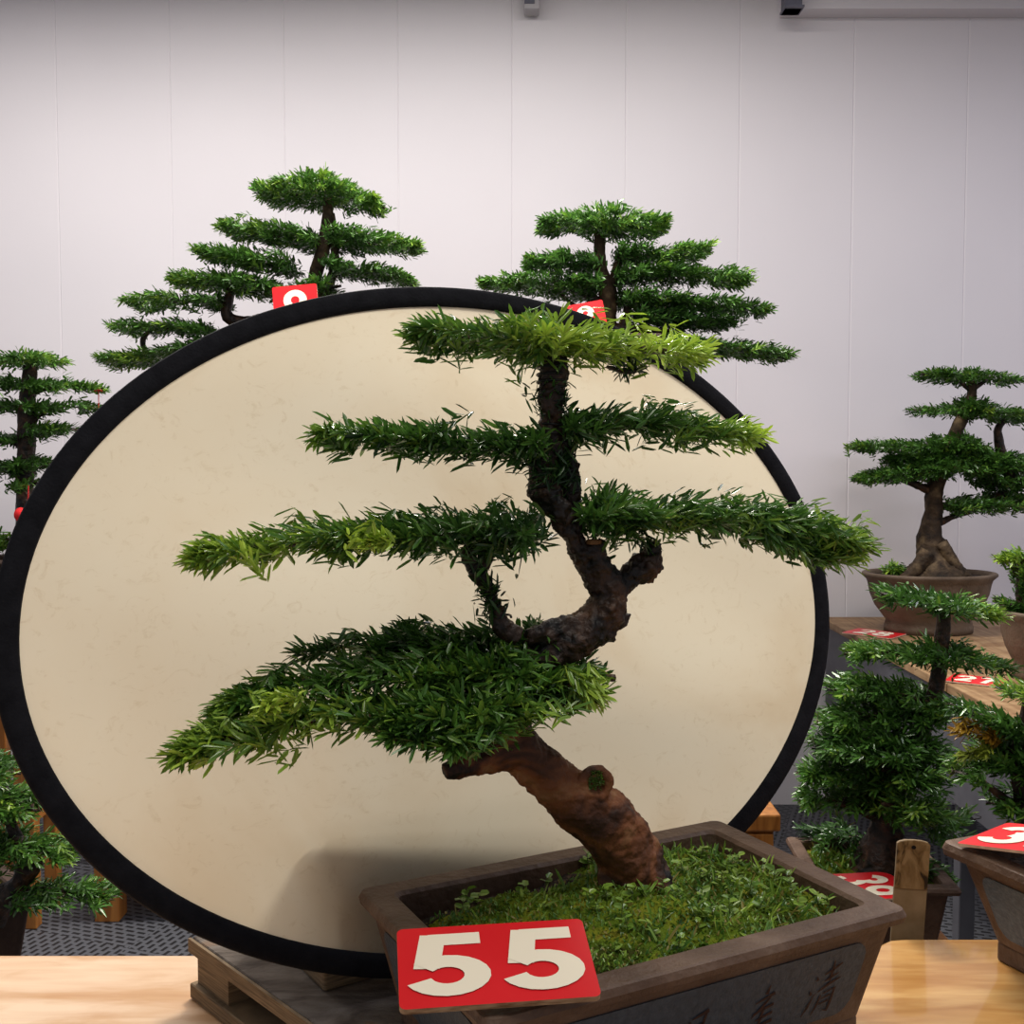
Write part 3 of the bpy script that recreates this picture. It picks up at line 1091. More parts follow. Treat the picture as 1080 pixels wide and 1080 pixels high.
trunk = fused('trunk', [
    [(674, 952, 42), (671, 930, 38), (660, 898, 34), (638, 866, 34), (604, 842, 29), (574, 815, 26), (550, 792, 24), (534, 765, 21)],
    [(640, 948, 12, -.01), (648, 920, 18)], [(709, 950, 6), (694, 926, 14), (674, 892, 22)], [(676, 957, 16, -.03), (665, 915, 22)],
    [(552, 786, 24), (522, 796, 19), (494, 806, 14), (468, 815, 9)],
    [(612, 838, 22), (622, 830, 20, -.010)],
    [(628 + 14 * math.cos(k * .55), 826 + 14.5 * math.sin(k * .55), 5.6, -.027 - .003 * math.cos(k * .55)) for k in range(13)],
    [(618, 834, 18, -.006), (625, 828, 14, -.016), (628, 826, 11, -.022)],
    [(640, 848, 16, -.008), (655, 872, 14, -.014), (668, 905, 12, -.018)],
], M['bark'], main, .0026, 2, .0020)
mb = MB()
p = P(628, 826, ZM(628) - .0445)
rng = np.random.default_rng(8)
nb_ = 300
ang, rad = rng.uniform(0, 6.28, nb_), .0105 * np.sqrt(rng.uniform(0, 1, nb_))
base = p + np.stack([rad * np.cos(ang), .014 + 0 * ang, rad * np.sin(ang) * 1.05], 1)
dirs = unit(np.stack([rng.normal(0, .5, nb_), -np.ones(nb_), rng.normal(.3, .5, nb_)], 1))
v, f, c = needles(base, dirs, rng.uniform(.003, .006, nb_), np.full(nb_, .0016), rng.uniform(.42, .6, nb_), rng)
mesh_obj('knot_moss', v, f, M['leaf'], trunk, False, None, None, c)

upper = fused('branch', [
    [(530, 752, 20), (548, 715, 20, .01), (580, 690, 20, .01), (612, 670, 22), (634, 652, 23), (642, 630, 20), (633, 606, 18), (615, 584, 13), (602, 562, 10.5), (590, 543, 11), (577, 522, 15), (572, 500, 15), (576, 470, 13), (583, 440, 12), (582, 410, 14), (584, 385, 15), (580, 365, 9)],
    [(606, 556, 8), (604, 520, 9), (600, 490, 8), (592, 462, 9), (585, 440, 8)],
    [(640, 635, 14), (655, 616, 12), (668, 604, 13), (680, 597, 17), (686, 588, 12), (690, 572, 8)],
    [(636, 614, 16), (630, 594, 13, -.008), (627, 572, 10, -.012)],
    [(575, 520, 17), (566, 514, 12, -.006)],
    [(656, 648, 10), (658, 660, 6)],
    [(668, 604, 10), (681, 605, 13, -.004)],
    [(555, 672, 9), (575, 668, 11), (605, 662, 14)],
    [(600, 548, 9, -.012), (588, 532, 11, -.014), (574, 518, 9, -.014)],
    [(648, 628, 8, -.014), (640, 640, 11, -.016), (628, 660, 9, -.012)],
    [(584, 402, 6, -.012), (574, 420, 8, -.010), (588, 442, 7, -.010)],
    [(590, 470, 6, -.01), (576, 486, 7, -.012), (568, 505, 7, -.008)],
], M['bark_dark'], main, .0022, 1, .0032, 30)
mb = MB()
q0 = P(627, 570, ZM(627) - .012)
tube(mb, np.array([[*(q0 + [0, 0, -.004]), .0098], [*(q0 + [0, 0, .001]), .0090]]), n=14, per=2, rough=.06)
mb.build('cut_end', M['cut_wood'], upper, smooth=False)
lb = fused('branch', [[(545, 672, 11), (530, 660, 11), (522, 640, 7), (514, 620, 7), (502, 602, 8), (493, 585, 7), (500, 568, 5)],
                      [(506, 612, 6), (516, 590, 4), (524, 568, 3)], [(512, 610, 4), (508, 590, 3), (512, 570, 2.5)]], M['bark_dark'], main, .0018, 1, .0016, 60)


# black training wire coiled round the upper stems
def coil(pts, turns, r_add, seed):
    s = catmull(np.array([[*P(a, b, ZM(a)), r * ZM(a) / F] for a, b, r in pts]), 10)
    n = turns * 14
    tt = np.linspace(0, 1, n)
    u = np.linspace(0, 1, len(s))
    c_ = np.stack([np.interp(tt, u, s[:, i]) for i in range(4)], 1)
    tn = unit(np.gradient(c_[:, :3], axis=0))
    out = []
    for k in range(n):
        a_ = unit(np.cross(tn[k], [0, 1, .2]))
        b_ = np.cross(tn[k], a_)
        w_ = tt[k] * turns * 2 * math.pi + seed
        out.append([*(c_[k, :3] + (c_[k, 3] + r_add) * (math.cos(w_) * a_ + math.sin(w_) * b_)), .0014])
    mb = MB()
    tube(mb, np.array(out), n=6, per=2)
    return mb.build('training_wire', M['wire'], upper, smooth=True)


coil([(582, 425, 13), (582, 400, 15), (584, 375, 15)], 7, .0006, 0)
coil([(577, 520, 17), (573, 495, 15), (578, 465, 13), (583, 440, 12)], 8, .0006, 1)
coil([(604, 530, 9), (601, 495, 8), (593, 465, 9)], 6, .0006, 2)
coil([(530, 655, 10), (521, 638, 7), (512, 615, 7), (498, 594, 8)], 6, .0005, 3)

kw = dict(nl=.0255, nw=.0046, per=17, sl=.055, cover=12.5, vf=.66)
# top pad: paler tint mixes new growth with painted-in light
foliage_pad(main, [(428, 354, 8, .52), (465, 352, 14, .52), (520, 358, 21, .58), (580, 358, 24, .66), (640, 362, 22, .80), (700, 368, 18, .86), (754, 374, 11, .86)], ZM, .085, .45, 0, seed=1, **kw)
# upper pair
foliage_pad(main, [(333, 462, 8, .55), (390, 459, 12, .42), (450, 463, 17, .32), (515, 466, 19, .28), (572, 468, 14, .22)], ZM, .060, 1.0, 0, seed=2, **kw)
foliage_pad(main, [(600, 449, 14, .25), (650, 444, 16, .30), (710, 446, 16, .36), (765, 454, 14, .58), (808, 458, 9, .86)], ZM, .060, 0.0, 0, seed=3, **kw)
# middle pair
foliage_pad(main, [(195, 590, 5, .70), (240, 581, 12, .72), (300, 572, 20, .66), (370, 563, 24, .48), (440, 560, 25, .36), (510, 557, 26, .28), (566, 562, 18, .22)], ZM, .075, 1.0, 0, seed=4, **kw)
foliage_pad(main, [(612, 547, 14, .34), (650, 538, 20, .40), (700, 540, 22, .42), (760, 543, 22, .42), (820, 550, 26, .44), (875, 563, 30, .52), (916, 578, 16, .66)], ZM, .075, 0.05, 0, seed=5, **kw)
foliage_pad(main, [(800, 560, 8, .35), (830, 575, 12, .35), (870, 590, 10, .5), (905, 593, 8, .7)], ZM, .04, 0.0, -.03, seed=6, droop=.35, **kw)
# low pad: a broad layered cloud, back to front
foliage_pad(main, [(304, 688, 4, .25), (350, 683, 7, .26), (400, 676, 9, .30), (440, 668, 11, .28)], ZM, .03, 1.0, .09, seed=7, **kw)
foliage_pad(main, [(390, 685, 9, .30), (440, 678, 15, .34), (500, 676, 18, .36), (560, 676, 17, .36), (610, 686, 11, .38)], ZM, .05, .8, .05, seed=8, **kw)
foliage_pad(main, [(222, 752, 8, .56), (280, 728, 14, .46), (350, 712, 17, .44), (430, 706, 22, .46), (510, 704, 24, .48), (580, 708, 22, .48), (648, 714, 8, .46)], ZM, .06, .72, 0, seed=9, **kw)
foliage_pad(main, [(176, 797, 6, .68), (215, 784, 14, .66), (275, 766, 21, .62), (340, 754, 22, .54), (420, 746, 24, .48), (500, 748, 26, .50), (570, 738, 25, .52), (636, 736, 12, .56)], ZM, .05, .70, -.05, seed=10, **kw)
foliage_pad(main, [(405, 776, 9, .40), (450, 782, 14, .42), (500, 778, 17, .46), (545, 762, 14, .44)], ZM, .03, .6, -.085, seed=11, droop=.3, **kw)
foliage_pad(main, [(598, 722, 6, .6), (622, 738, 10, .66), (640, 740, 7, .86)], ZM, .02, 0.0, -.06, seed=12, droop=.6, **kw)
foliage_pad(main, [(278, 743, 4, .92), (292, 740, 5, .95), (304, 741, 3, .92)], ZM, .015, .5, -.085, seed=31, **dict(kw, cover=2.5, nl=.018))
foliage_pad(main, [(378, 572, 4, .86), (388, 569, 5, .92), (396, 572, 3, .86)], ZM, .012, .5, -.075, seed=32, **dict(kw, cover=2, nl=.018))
# sparse dark needles left on the upright stem, and the dead tuft hanging under the top pad
kd = dict(nl=.021, nw=.0030, per=9, sl=.035, cover=4.5, twig=False)
foliage_pad(main, [(582, 445, 18, .08), (584, 415, 20, .08), (588, 388, 26, .10)], ZM, .02, .5, 0, seed=13, name='stem_needles', **kd)
foliage_pad(main, [(596, 520, 16, .06), (590, 490, 22, .06), (584, 460, 20, .06)], ZM, .02, .5, 0, seed=14, name='stem_needles', **kd)
foliage_pad(main, [(500, 590, 14, .12), (518, 572, 20, .14)], ZM, .025, 1.0, 0, seed=15, name='stem_needles', **kd)
foliage_pad(main, [(520, 655, 12, .06), (516, 625, 15, .08), (505, 595, 18, .10)], ZM, .02, .5, 0, seed=18, name='stem_needles', **dict(kd, cover=2.5))
foliage_pad(main, [(560, 515, 12, .05), (572, 500, 20, .06), (582, 470, 20, .06)], ZM, .02, .5, -.01, seed=19, name='stem_needles', **dict(kd, cover=3))
foliage_pad(main, [(680, 570, 12, .10), (690, 585, 12, .08)], ZM, .02, 0.0, 0, seed=17, name='stem_needles', **kd)
foliage_pad(main, [(640, 386, 5, .05), (662, 391, 9, .05), (682, 386, 5, .05)], ZM, .02, .5, 0, seed=16, droop=.5, name='dead_tuft', **dict(kd, cover=3, twig=True))

# ------------------------------------------------------------------ card 55
TL, TR, BL, BR = PZ(425, 980, ZR + .042), PZ(615, 969, ZR + .044), PZ(414, 1066, ZR + .013), PZ(633, 1050, ZR + .013)
cc = (TL + TR + BL + BR) / 4
card(cc, (TR - TL) + (BR - BL), (TL - BL) + (TR - BR), .5 * (np.linalg.norm(TR - TL) + np.linalg.norm(BR - BL)), .5 * (np.linalg.norm(TL - BL) + np.linalg.norm(TR - BR)), '55',
     'red card numbered 55 propped on the front corner of the largest pot', .006, 'card_edge', .78, .079, stake=T(-.14, -.08, ZR - .02))

# ------------------------------------------------------------------ planter close behind the disc (seen as a silhouette through the cloth)
tlp, trp = disc_pt(328, 866, -.012), disc_pt(612, 866, -.012)
L_ = float(np.linalg.norm((trp - tlp)[:2]))
W_ = .20
yw = math.atan2(du[1], du[0])
yw += .10
pdu, pdn = np.array([math.cos(yw), math.sin(yw)]), np.array([-math.sin(yw), math.cos(yw)])
pc = tlp[:2] + pdu * L_ / 2 + pdn * (W_ / 2)
zpl = float(disc_pt(345, 942, -.022)[2])
pl = empty('planter', (pc[0], pc[1], zpl), 'dark rectangular planter standing behind the cream disc, showing as a shadow', 'planter')
rect_pot(pl, pc, yw, L_, W_, float(tlp[2]), zpl, M['clay_dark'], None, taper=.022, soil_drop=.02, soil_mat=M['soil'], foot=.012)
pw = disc_pt(341, 958, -.022)
ql = pw[:2] + pdu * .17 + pdn * .10
mb = MB()
mb.box((ql[0], ql[1], (Z_PAL + zpl) / 2), (.34, .20, zpl - Z_PAL), yw)
o = bevel(mb.build('plinth_block', M['pallet_edge'], None, loc=(ql[0], ql[1], Z_PAL)), .004)
tag(o, 'low wooden plinth block standing behind the bottom of the cream disc', 'plinth')


# ------------------------------------------------------------------ right pot on the table, with card
YAW2 = math.radians(23)
l2, w2 = .50, .32
zr2 = CAM_Z - .568
cl = PZ(990, 886, zr2)
ex, ey = np.array([math.cos(YAW2), math.sin(YAW2)]), np.array([-math.sin(YAW2), math.cos(YAW2)])
c2 = cl[:2] + ex * l2 / 2 - ey * w2 / 2
rp = empty('bonsai_pot', (c2[0], c2[1], Z_TAB), 'brown rectangular pot with blue-grey glazed panels on the varnished table', 'pot')
pot2, T2, F2 = rect_pot(rp, c2, YAW2, l2, w2, zr2, Z_TAB, M['clay'], M['glaze'], taper=.055, soil_drop=.03, soil_mat=M['soil'], foot=.03, rim_h=.02)
Q = F2['left']


def brush2(u0, w0, sc, strokes):
    mb = MB()
    for st in strokes:
        p = np.array(st, float)
        t_ = unit(np.gradient(p[:, :2], axis=0))
        nn = np.stack([-t_[:, 1], t_[:, 0]], 1)
        a_, b_ = p[:, :2] + nn * p[:, 2:3] / 2, p[:, :2] - nn * p[:, 2:3] / 2
        q = []
        for pa, pb_ in zip(a_, b_):
            for s in (pa, pb_):
                q.append(Q(u0 + s[0] * sc / .28, w0 + s[1] * sc / .15, .0026))
        mb.add(q, [(2 * i, 2 * i + 1, 2 * i + 3, 2 * i + 2) for i in range(len(st) - 1)])
    return mesh_obj('inscription', mb.v, mb.f, M['ink'], pot2)


brush2(.50, .50, .05, [[(-.02, .75, .03), (-.10, .2, .07), (-.16, -.5, .03)], [(-.06, .25, .05), (.25, -.1, .09), (.60, -.5, .03)]])
mb = MB()
tube(mb, np.array([[*T2(.03, 0, zr2 - .04), .03], [*T2(.05, .01, zr2 + .06), .024], [*T2(.09, .0, zr2 + .14), .02]]), n=12, per=5, rough=.08)
mb.build('trunk', M['bark'], rp, smooth=True)
c0 = PZ(1008, 889, zr2 + .008)
upv = np.array([.85, .53, .06])
rtv = np.array([.53, -.85, .20])
card(c0 + unit(rtv) * .085 + unit(upv) * .062, rtv, upv, .17, .124, '32', 'red card with a 3 on the rim of the right blue panelled pot', .004, 'card_edge_pale', .72, .070)


# ------------------------------------------------------------------ bamboo slat standing behind the varnished table
a_, b_ = P(964, 886, YB_R + .035), P(950, 990, YB_R + .022)
dv = (a_ - b_)
bt = b_ + dv * (-(b_[2]) / dv[2]) * 1.0
bt[2] = 0.0
bt = np.array([b_[0] - .03, YB_R + .02, 0.0])
sl_ = empty('bamboo_slat', bt, 'worn brown wooden slat with a hole at its top, behind the varnished table', 'slat')
hw = 36 * YB_R / F / 2
axl = unit(a_ - bt)
rt = unit(np.cross(np.array([0, 1.0, 0]), axl))
rt = np.array([axl[2], 0, -axl[0]])
L_s = np.linalg.norm(a_ - bt)


def slat_ring(l0, l1, th, nm, mat, arch, y0):
    mb = MB()
    pts = [(-hw, l0), (hw, l0)]
    if arch:
        for k in range(7):
            w_ = math.pi * k / 6
            pts.append((hw * math.cos(w_), l1 - .006 + .006 * math.sin(w_)))
    else:
        pts += [(hw, l1), (-hw, l1)]
    fr = [bt + rt * x + axl * l + np.array([0, y0, 0]) for x, l in pts]
    bk = [p + np.array([0, th, 0]) for p in fr]
    mb.loft([fr, bk])
    return mb.build(nm, mat, sl_)


lsplit = L_s - .076
slat_ring(0, L_s, .004, 'blade', M['slat_low'], True, 0.0)
slat_ring(lsplit, L_s - .0006, .0012, 'worn_label', M['slat'], True, -.0013)
mb = MB()
hc = bt + axl * (L_s - .011) + np.array([0, -.0018, 0])
ring = [hc + rt * .0035 * math.cos(2 * math.pi * k / 14) + axl * .0030 * math.sin(2 * math.pi * k / 14) for k in range(14)]
mb.loft([ring, [p + np.array([0, .001, 0]) for p in ring]])
mb.build('hole', M['hole'], sl_)


# ------------------------------------------------------------------ stools, stands
def stool(c, size, h, label, yaw=0.0, leg=.075, cat='stool', mat='orange_wood', rail_z=.35, name='wooden_stool', group=None):
    root = empty(name, (c[0], c[1], 0), label, cat, group)
    cs, sn = math.cos(yaw), math.sin(yaw)

    def L2(x, y):
        return c[0] + x * cs - y * sn, c[1] + x * sn + y * cs
    sx, sy = size
    mb = MB()
    mb.box((c[0], c[1], h - .0175), (sx, sy, .035), yaw)
    bevel(mb.build('top', M[mat], root), .005)
    ix, iy = sx / 2 - leg / 2 - .004, sy / 2 - leg / 2 - .004
    for a in (-1, 1):
        for b in (-1, 1):
            x, y = L2(a * ix, b * iy)
            mb = MB()
            mb.box((x, y, (h - .035) / 2), (leg, leg, h - .035), yaw)
            bevel(mb.build('leg', M[mat], root), .004)
    for b in (-1, 1):
        x, y = L2(0, b * iy)
        mb = MB()
        mb.box((x, y, h * rail_z), (2 * ix - leg, .03, .05), yaw)
        mb.build('rail', M[mat], root)
        x, y = L2(b * ix, 0)
        mb = MB()
        mb.box((x, y, h * rail_z), (.03, 2 * iy - leg, .05), yaw)
        mb.build('rail', M[mat], root)
    return root


def crate(c, sx, sy, h, label, yaw=0.0):
    root = empty('wooden_pedestal', (c[0], c[1], 0), label, 'pedestal')
    mb = MB()
    mb.box((c[0], c[1], (h - .05) / 2), (sx, sy, h - .05), yaw)
    bevel(mb.build('body', M['orange_wood'], root), .006)
    cs, sn = math.cos(yaw), math.sin(yaw)
    for i in range(3):
        o_ = (-1 + i) * sx / 3
        mb = MB()
        mb.box((c[0] + o_ * cs + (sy / 2 + .004) * sn, c[1] + o_ * sn - (sy / 2 + .004) * cs, (h - .06) / 2), (sx / 3 - .006, .012, h - .06), yaw)
        bevel(mb.build('plank', M['orange_wood'], root), .003)
    mb = MB()
    mb.box((c[0], c[1], h - .025), (sx + .03, sy + .04, .05), yaw)
    bevel(mb.build('cap', M['orange_wood'], root), .006)
    return root


zt = P(800, 858, 3.05)[2]
xr = P(823, 858, 3.05)[0]
crate((xr - .17, 3.2), .31, .28, zt, 'orange wooden pedestal with a cap board right of the disc, behind the largest pot')
g = PZ(118, 972, 0.0)
stool((g[0] + .16, g[1] + .20), (.44, .42), P(118, 890, g[1])[2], 'orange wooden stool standing on the mat, half behind the disc lower left', leg=.082, rail_z=.52)
g = P(28, 865, 4.05)
stool((g[0] + .15, 4.22), (.40, .36), .62, 'orange wooden stool far left, seen through the low bonsai', leg=.05)


def simple_bonsai(name, label, loc):
    return empty(name, loc, label, 'bonsai', 'background bonsai')


BK = dict(nl=.030, nw=.0068, per=14, sl=.055, cover=11.0, fold=False)


def pads(root, Zf, lst, seed, dw=.16, attach=None, **over):
    for i, p in enumerate(lst):
        at = 1.0
        pts = p
        q = dict(BK)
        q.update(over)
        ext = {}
        if isinstance(p, tuple):
            pts, ext = p
        w_ = ext.pop('dw', dw)
        at = ext.pop('attach', .5)
        off = ext.pop('off', 0.0)
        q.update(ext)
        foliage_pad(root, pts, Zf, w_, at, off, seed=seed + i * 7, **q)


# --- tall tree behind the disc, left
ZA = 3.90
zrim = P(340, 338, ZA)[2]
zst = zrim - .16
xa = P(338, 338, ZA)[0]
stool((xa, ZA), (.34, .30), zst, 'tall plain wooden stand hidden behind the disc, left one', 0, .05, 'stand', 'bench_wood', name='tall_stand')
ta = simple_bonsai('bonsai_tree', 'tall tiered bonsai with branches cascading left above the top left of the disc', (xa, ZA, zst))
rect_pot(ta, (xa, ZA), 0, .42, .32, zrim, zst, M['clay_dark'], None, soil_mat=M['soil'], soil_drop=.02)
zf = lambda px: ZA
limb(ta, [(346, 345, 9), (335, 318, 8), (331, 298, 7), (338, 270, 7), (345, 240, 7), (346, 205, 4)], zf, M['bark_grey'], 'trunk', seed=1)
limb(ta, [(338, 312, 5), (352, 285, 5), (353, 250, 4), (350, 225, 3)], zf, M['bark_grey'], seed=2)
limb(ta, [(336, 326, 6), (300, 331, 6), (262, 340, 6), (240, 334, 6), (241, 316, 5), (244, 298, 4)], zf, M['bark_dark'], seed=3)
limb(ta, [(262, 342, 4), (215, 362, 3), (170, 368, 2)], zf, M['bark_dark'], seed=4)
limb(ta, [(152, 372, 2), (151, 358, 3), (158, 348, 2)], zf, M['bark_dark'], seed=5)
pads(ta, zf, [
    ([(273, 204, 12, .5), (305, 203, 18, .48), (340, 201, 19, .46), (375, 208, 16, .46), (406, 219, 8, .5)], dict(attach=.5)),
    ([(232, 243, 7, .5), (262, 243, 12, .46), (300, 249, 14, .38), (338, 256, 12, .3)], dict(attach=1)),
    ([(352, 252, 12, .3), (385, 254, 14, .34), (420, 259, 10, .44), (448, 262, 4, .5)], dict(attach=0)),
    ([(207, 266, 7, .5), (235, 270, 10, .46), (270, 276, 13, .36), (310, 281, 12, .3)], dict(attach=1)),
    ([(350, 282, 8, .26), (385, 287, 12, .30), (420, 292, 8, .4), (440, 297, 4, .45)], dict(attach=0)),
    ([(182, 297, 8, .54), (215, 296, 11, .48), (255, 300, 13, .4), (297, 304, 12, .4)], dict(attach=.6)),
    ([(136, 322, 6, .52), (165, 318, 8, .46), (205, 317, 8, .36), (236, 320, 7, .3)], dict(attach=1)),
    ([(121, 347, 6, .5), (150, 346, 7, .42), (190, 345, 8, .34), (228, 349, 6, .3)], dict(attach=1)),
    ([(112, 381, 8, .54), (145, 378, 10, .5), (185, 371, 9, .42), (230, 362, 9, .36)], dict(attach=1)),
    ([(300, 312, 10, .4), (330, 306, 9, .35), (360, 300, 9, .33)], dict(attach=.7)),
], 100)
card(P(312, 323, ZA - .20), (1, .05, .10), (0.0, .25, 1), .150, .15, '9', 'red card with a rounded cream numeral above the left top of the disc', .004, 'card_edge_pale', .78, .080, stake=(xa - .05, ZA - .12, zrim - .03))

# --- tree behind the disc, right of centre
xb = P(640, 352, ZA)[0]
zrb = P(640, 356, ZA)[2]
zsb = zrb - .15
stool((xb, ZA), (.42, .40), zsb, 'tall plain wooden stand hidden behind the disc, right one', 0, .05, 'stand', 'bench_wood', name='tall_stand')
tb = simple_bonsai('bonsai_tree', 'tall bonsai above the disc directly behind the top pad of the main tree', (xb, ZA, zsb))
rect_pot(tb, (xb, ZA), 0, .36, .30, zrb, zsb, M['clay_dark'], None, soil_mat=M['soil'], soil_drop=.02)
limb(tb, [(642, 362, 11), (640, 335, 10), (641, 310, 10), (634, 285, 7), (632, 258, 6), (632, 235, 4)], zf, M['bark_grey'], 'trunk', seed=11)
limb(tb, [(642, 312, 5), (648, 290, 5), (654, 268, 3)], zf, M['bark_grey'], seed=12)
limb(tb, [(650, 360, 5), (660, 335, 5), (662, 318, 3)], zf, M['bark_dark'], seed=13)
limb(tb, [(646, 345, 5), (690, 350, 5), (740, 360, 4), (790, 370, 2)], zf, M['bark_dark'], seed=14)
limb(tb, [(636, 318, 4), (618, 312, 3), (600, 305, 2)], zf, M['bark_dark'], seed=15)
limb(tb, [(622, 320, 2), (606, 322, 2), (590, 308, 2)], zf, M['bark_dark'], seed=16)
pads(tb, zf, [
    ([(566, 240, 8, .4), (600, 235, 15, .4), (640, 236, 17, .42), (680, 238, 14, .42), (708, 238, 8, .5)], dict(attach=.5)),
    ([(652, 270, 10, .3), (690, 268, 11, .36), (725, 266, 9, .44), (751, 262, 7, .48)], dict(attach=0)),
    ([(651, 291, 10, .28), (700, 289, 12, .36), (750, 291, 10, .42), (791, 298, 8, .46)], dict(attach=0)),
    ([(551, 277, 5, .4), (585, 276, 11, .32), (628, 279, 10, .24)], dict(attach=1)),
    ([(504, 300, 4, .44), (545, 298, 11, .4), (590, 302, 15, .32), (630, 305, 14, .24)], dict(attach=1)),
    ([(655, 316, 8, .3), (700, 317, 11, .34), (760, 322, 10, .36), (814, 328, 4, .42)], dict(attach=0)),
    ([(672, 335, 10, .18), (726, 338, 14, .18), (776, 340, 8, .26)], dict(attach=0)),
    ([(700, 362, 8, .3), (754, 366, 9, .34), (797, 370, 10, .4), (836, 376, 6, .42)], dict(attach=0)),
], 200)
card(P(619, 337, ZA - .21), (1, .0, .18), (-.12, .25, 1), .128, .12, '8', 'small red card peeping above the disc right of its top', .004, 'card_edge_pale', .80, .066, stake=(xb - .02, ZA - .12, zrb - .02))

# --- straight-trunked tree at the left edge
ZL = 3.6
zlr = P(10, 588, ZL)[2]
zlp = zlr - .15
xl = P(8, 588, ZL)[0]
stool((xl, ZL + .02), (.22, .22), zlp, 'orange wooden stand at the far left edge, under the straight bonsai', 0, .045, 'stand', 'orange_wood', name='tall_stand')
tl_ = simple_bonsai('bonsai_tree', 'upright bonsai with a straight dark trunk and many thin tiers at far left', (xl, ZL, zlp))
rect_pot(tl_, (xl, ZL), 0, .36, .26, zlr, zlp, M['clay_dark'], None, soil_mat=M['soil'], soil_drop=.015)
zf = lambda px: ZL
limb(tl_, [(26, 600, 11), (26, 540, 9), (27, 480, 9), (29, 430, 9), (33, 400, 6), (36, 382, 4)], zf, M['bark_dark'], 'trunk', seed=21)
for i, pts in enumerate([[(26, 420, 4), (25, 405, 3), (28, 385, 3)], [(24, 440, 3), (20, 432, 2), (8, 428, 2)], [(34, 450, 3), (40, 440, 2), (55, 430, 2)], [(24, 480, 3), (18, 470, 2), (5, 464, 2)], [(34, 415, 3), (50, 410, 2), (70, 407, 2)]]):
    limb(tl_, pts, zf, M['bark_dark'], seed=22 + i, n=7)
pads(tl_, zf, [
    ([(-25, 380, 5, .4), (10, 380, 6, .44), (40, 379, 7, .46), (70, 381, 4, .52)], dict(attach=.6)),
    ([(-25, 405, 5, .36), (0, 404, 6, .38), (22, 405, 5, .34)], dict(attach=1)),
    ([(36, 406, 8, .36), (65, 406, 7, .38), (90, 408, 4, .44), (111, 410, 3, .48)], dict(attach=0)),
    ([(-25, 426, 6, .34), (0, 427, 7, .38), (20, 429, 4, .34)], dict(attach=1)),
    ([(40, 431, 6, .34), (68, 428, 6, .4), (103, 431, 4, .42)], dict(attach=0)),
    ([(35, 455, 6, .34), (60, 451, 8, .38), (83, 453, 5, .36)], dict(attach=0)),
    ([(-25, 463, 7, .32), (0, 462, 7, .36), (17, 465, 4, .3)], dict(attach=1)),
    ([(-25, 493, 7, .28), (10, 494, 9, .3), (35, 489, 10, .3), (56, 489, 7, .34)], dict(attach=.6)),
    ([(5, 511, 3, .42), (25, 511, 5, .42), (43, 508, 4, .4)], dict(attach=.5)),
    ([(-20, 572, 10, .5), (2, 570, 10, .52), (9, 567, 5, .5)], dict(attach=.5)),
], 300, dw=.12)
# red pendants hung on it
p0, p1 = P(30, 512, ZL - .10), P(22, 543, ZL - .10)
pn = empty('red_pendant', p1, 'red felt ball on a thread by the straight dark trunk at far left', 'pendant')
mb = MB()
tube(mb, np.array([[*p0, .0022], [*P(29, 530, ZL - .10), .0022], [*p1, .0022]]), n=6, per=3)
mb.build('thread', M['red_cord'], pn)
bm = bmesh.new()
bmesh.ops.create_icosphere(bm, subdivisions=3, radius=.021, matrix=Matrix.Translation(Vector(p1)))
for v_ in bm.verts:
    v_.co.z = p1[2] + (v_.co.z - p1[2]) * 1.15
vsn = [tuple(v_.co) for v_ in bm.verts]
fsn = [[q.index for q in f_.verts] for f_ in bm.faces]
bm.free()
mesh_obj('ball', vsn, fsn, M['red_ball'], pn, True)
p0, p1 = P(104, 411, ZL), P(104, 430, ZL)
pn = empty('red_thread', p0, 'thin red thread hanging from the branch tip nearest the disc', 'thread')
mb = MB()
tube(mb, np.array([[*p0, .002], [*p1, .0012]]), n=6, per=3)
mb.build('thread', M['red_cord'], pn)
mb = MB()
tube(mb, np.array([[*(p0 + [-.012, 0, -.004]), .004], [*(p0 + [0, 0, .002]), .006], [*(p0 + [.012, 0, -.006]), .003]]), n=6, per=3)
mb.build('knot', M['red_cord'], pn)

# --- low bonsai at lower left
ZQ = 2.35
zq = P(30, 957, ZQ)[2]
zqb = zq - .215
xq = P(35, 957, ZQ)[0] - .22
stool((xq - .02, ZQ), (.36, .30), zqb, 'low wooden stand under the bonsai at the lower left edge', 0, .06, 'stand', 'bench_wood', name='low_stand')
tq = simple_bonsai('bonsai_tree', 'low bonsai with drooping flat pads at the lower left, beside the disc', (xq, ZQ, zqb))
yq = math.radians(42)
rect_pot(tq, (xq - .03, ZQ + .02), yq, .42, .28, zq, zqb, M['clay_dark'], None, soil_mat=M['moss'], soil_drop=.012)
zf = lambda px: ZQ + .0
limb(tq, [(-12, 965, 22), (0, 950, 18), (16, 938, 12), (26, 918, 9), (24, 895, 7), (12, 870, 6), (5, 830, 4)], zf, M['bark_dark'], 'trunk', seed=41)
limb(tq, [(20, 935, 8), (36, 915, 8), (40, 905, 4)], zf, M['bark_dark'], seed=42)
limb(tq, [(20, 940, 4), (45, 938, 3), (80, 942, 2)], zf, M['bark_dark'], seed=43)
pads(tq, zf, [
    ([(-30, 812, 9, .42), (0, 812, 10, .42), (22, 815, 8, .44)], dict(attach=.3)),
    ([(-30, 848, 18, .40), (0, 845, 22, .42), (25, 848, 16, .44), (42, 856, 8, .46)], dict(attach=.2)),
    ([(-30, 896, 14, .34), (10, 893, 17, .38), (50, 895, 13, .42), (82, 903, 6, .46)], dict(attach=.2)),
    ([(30, 937, 8, .30), (65, 940, 11, .34), (100, 943, 8, .42), (126, 945, 4, .5)], dict(attach=0)),
], 400, dw=.10, nl=.030, nw=.0060)

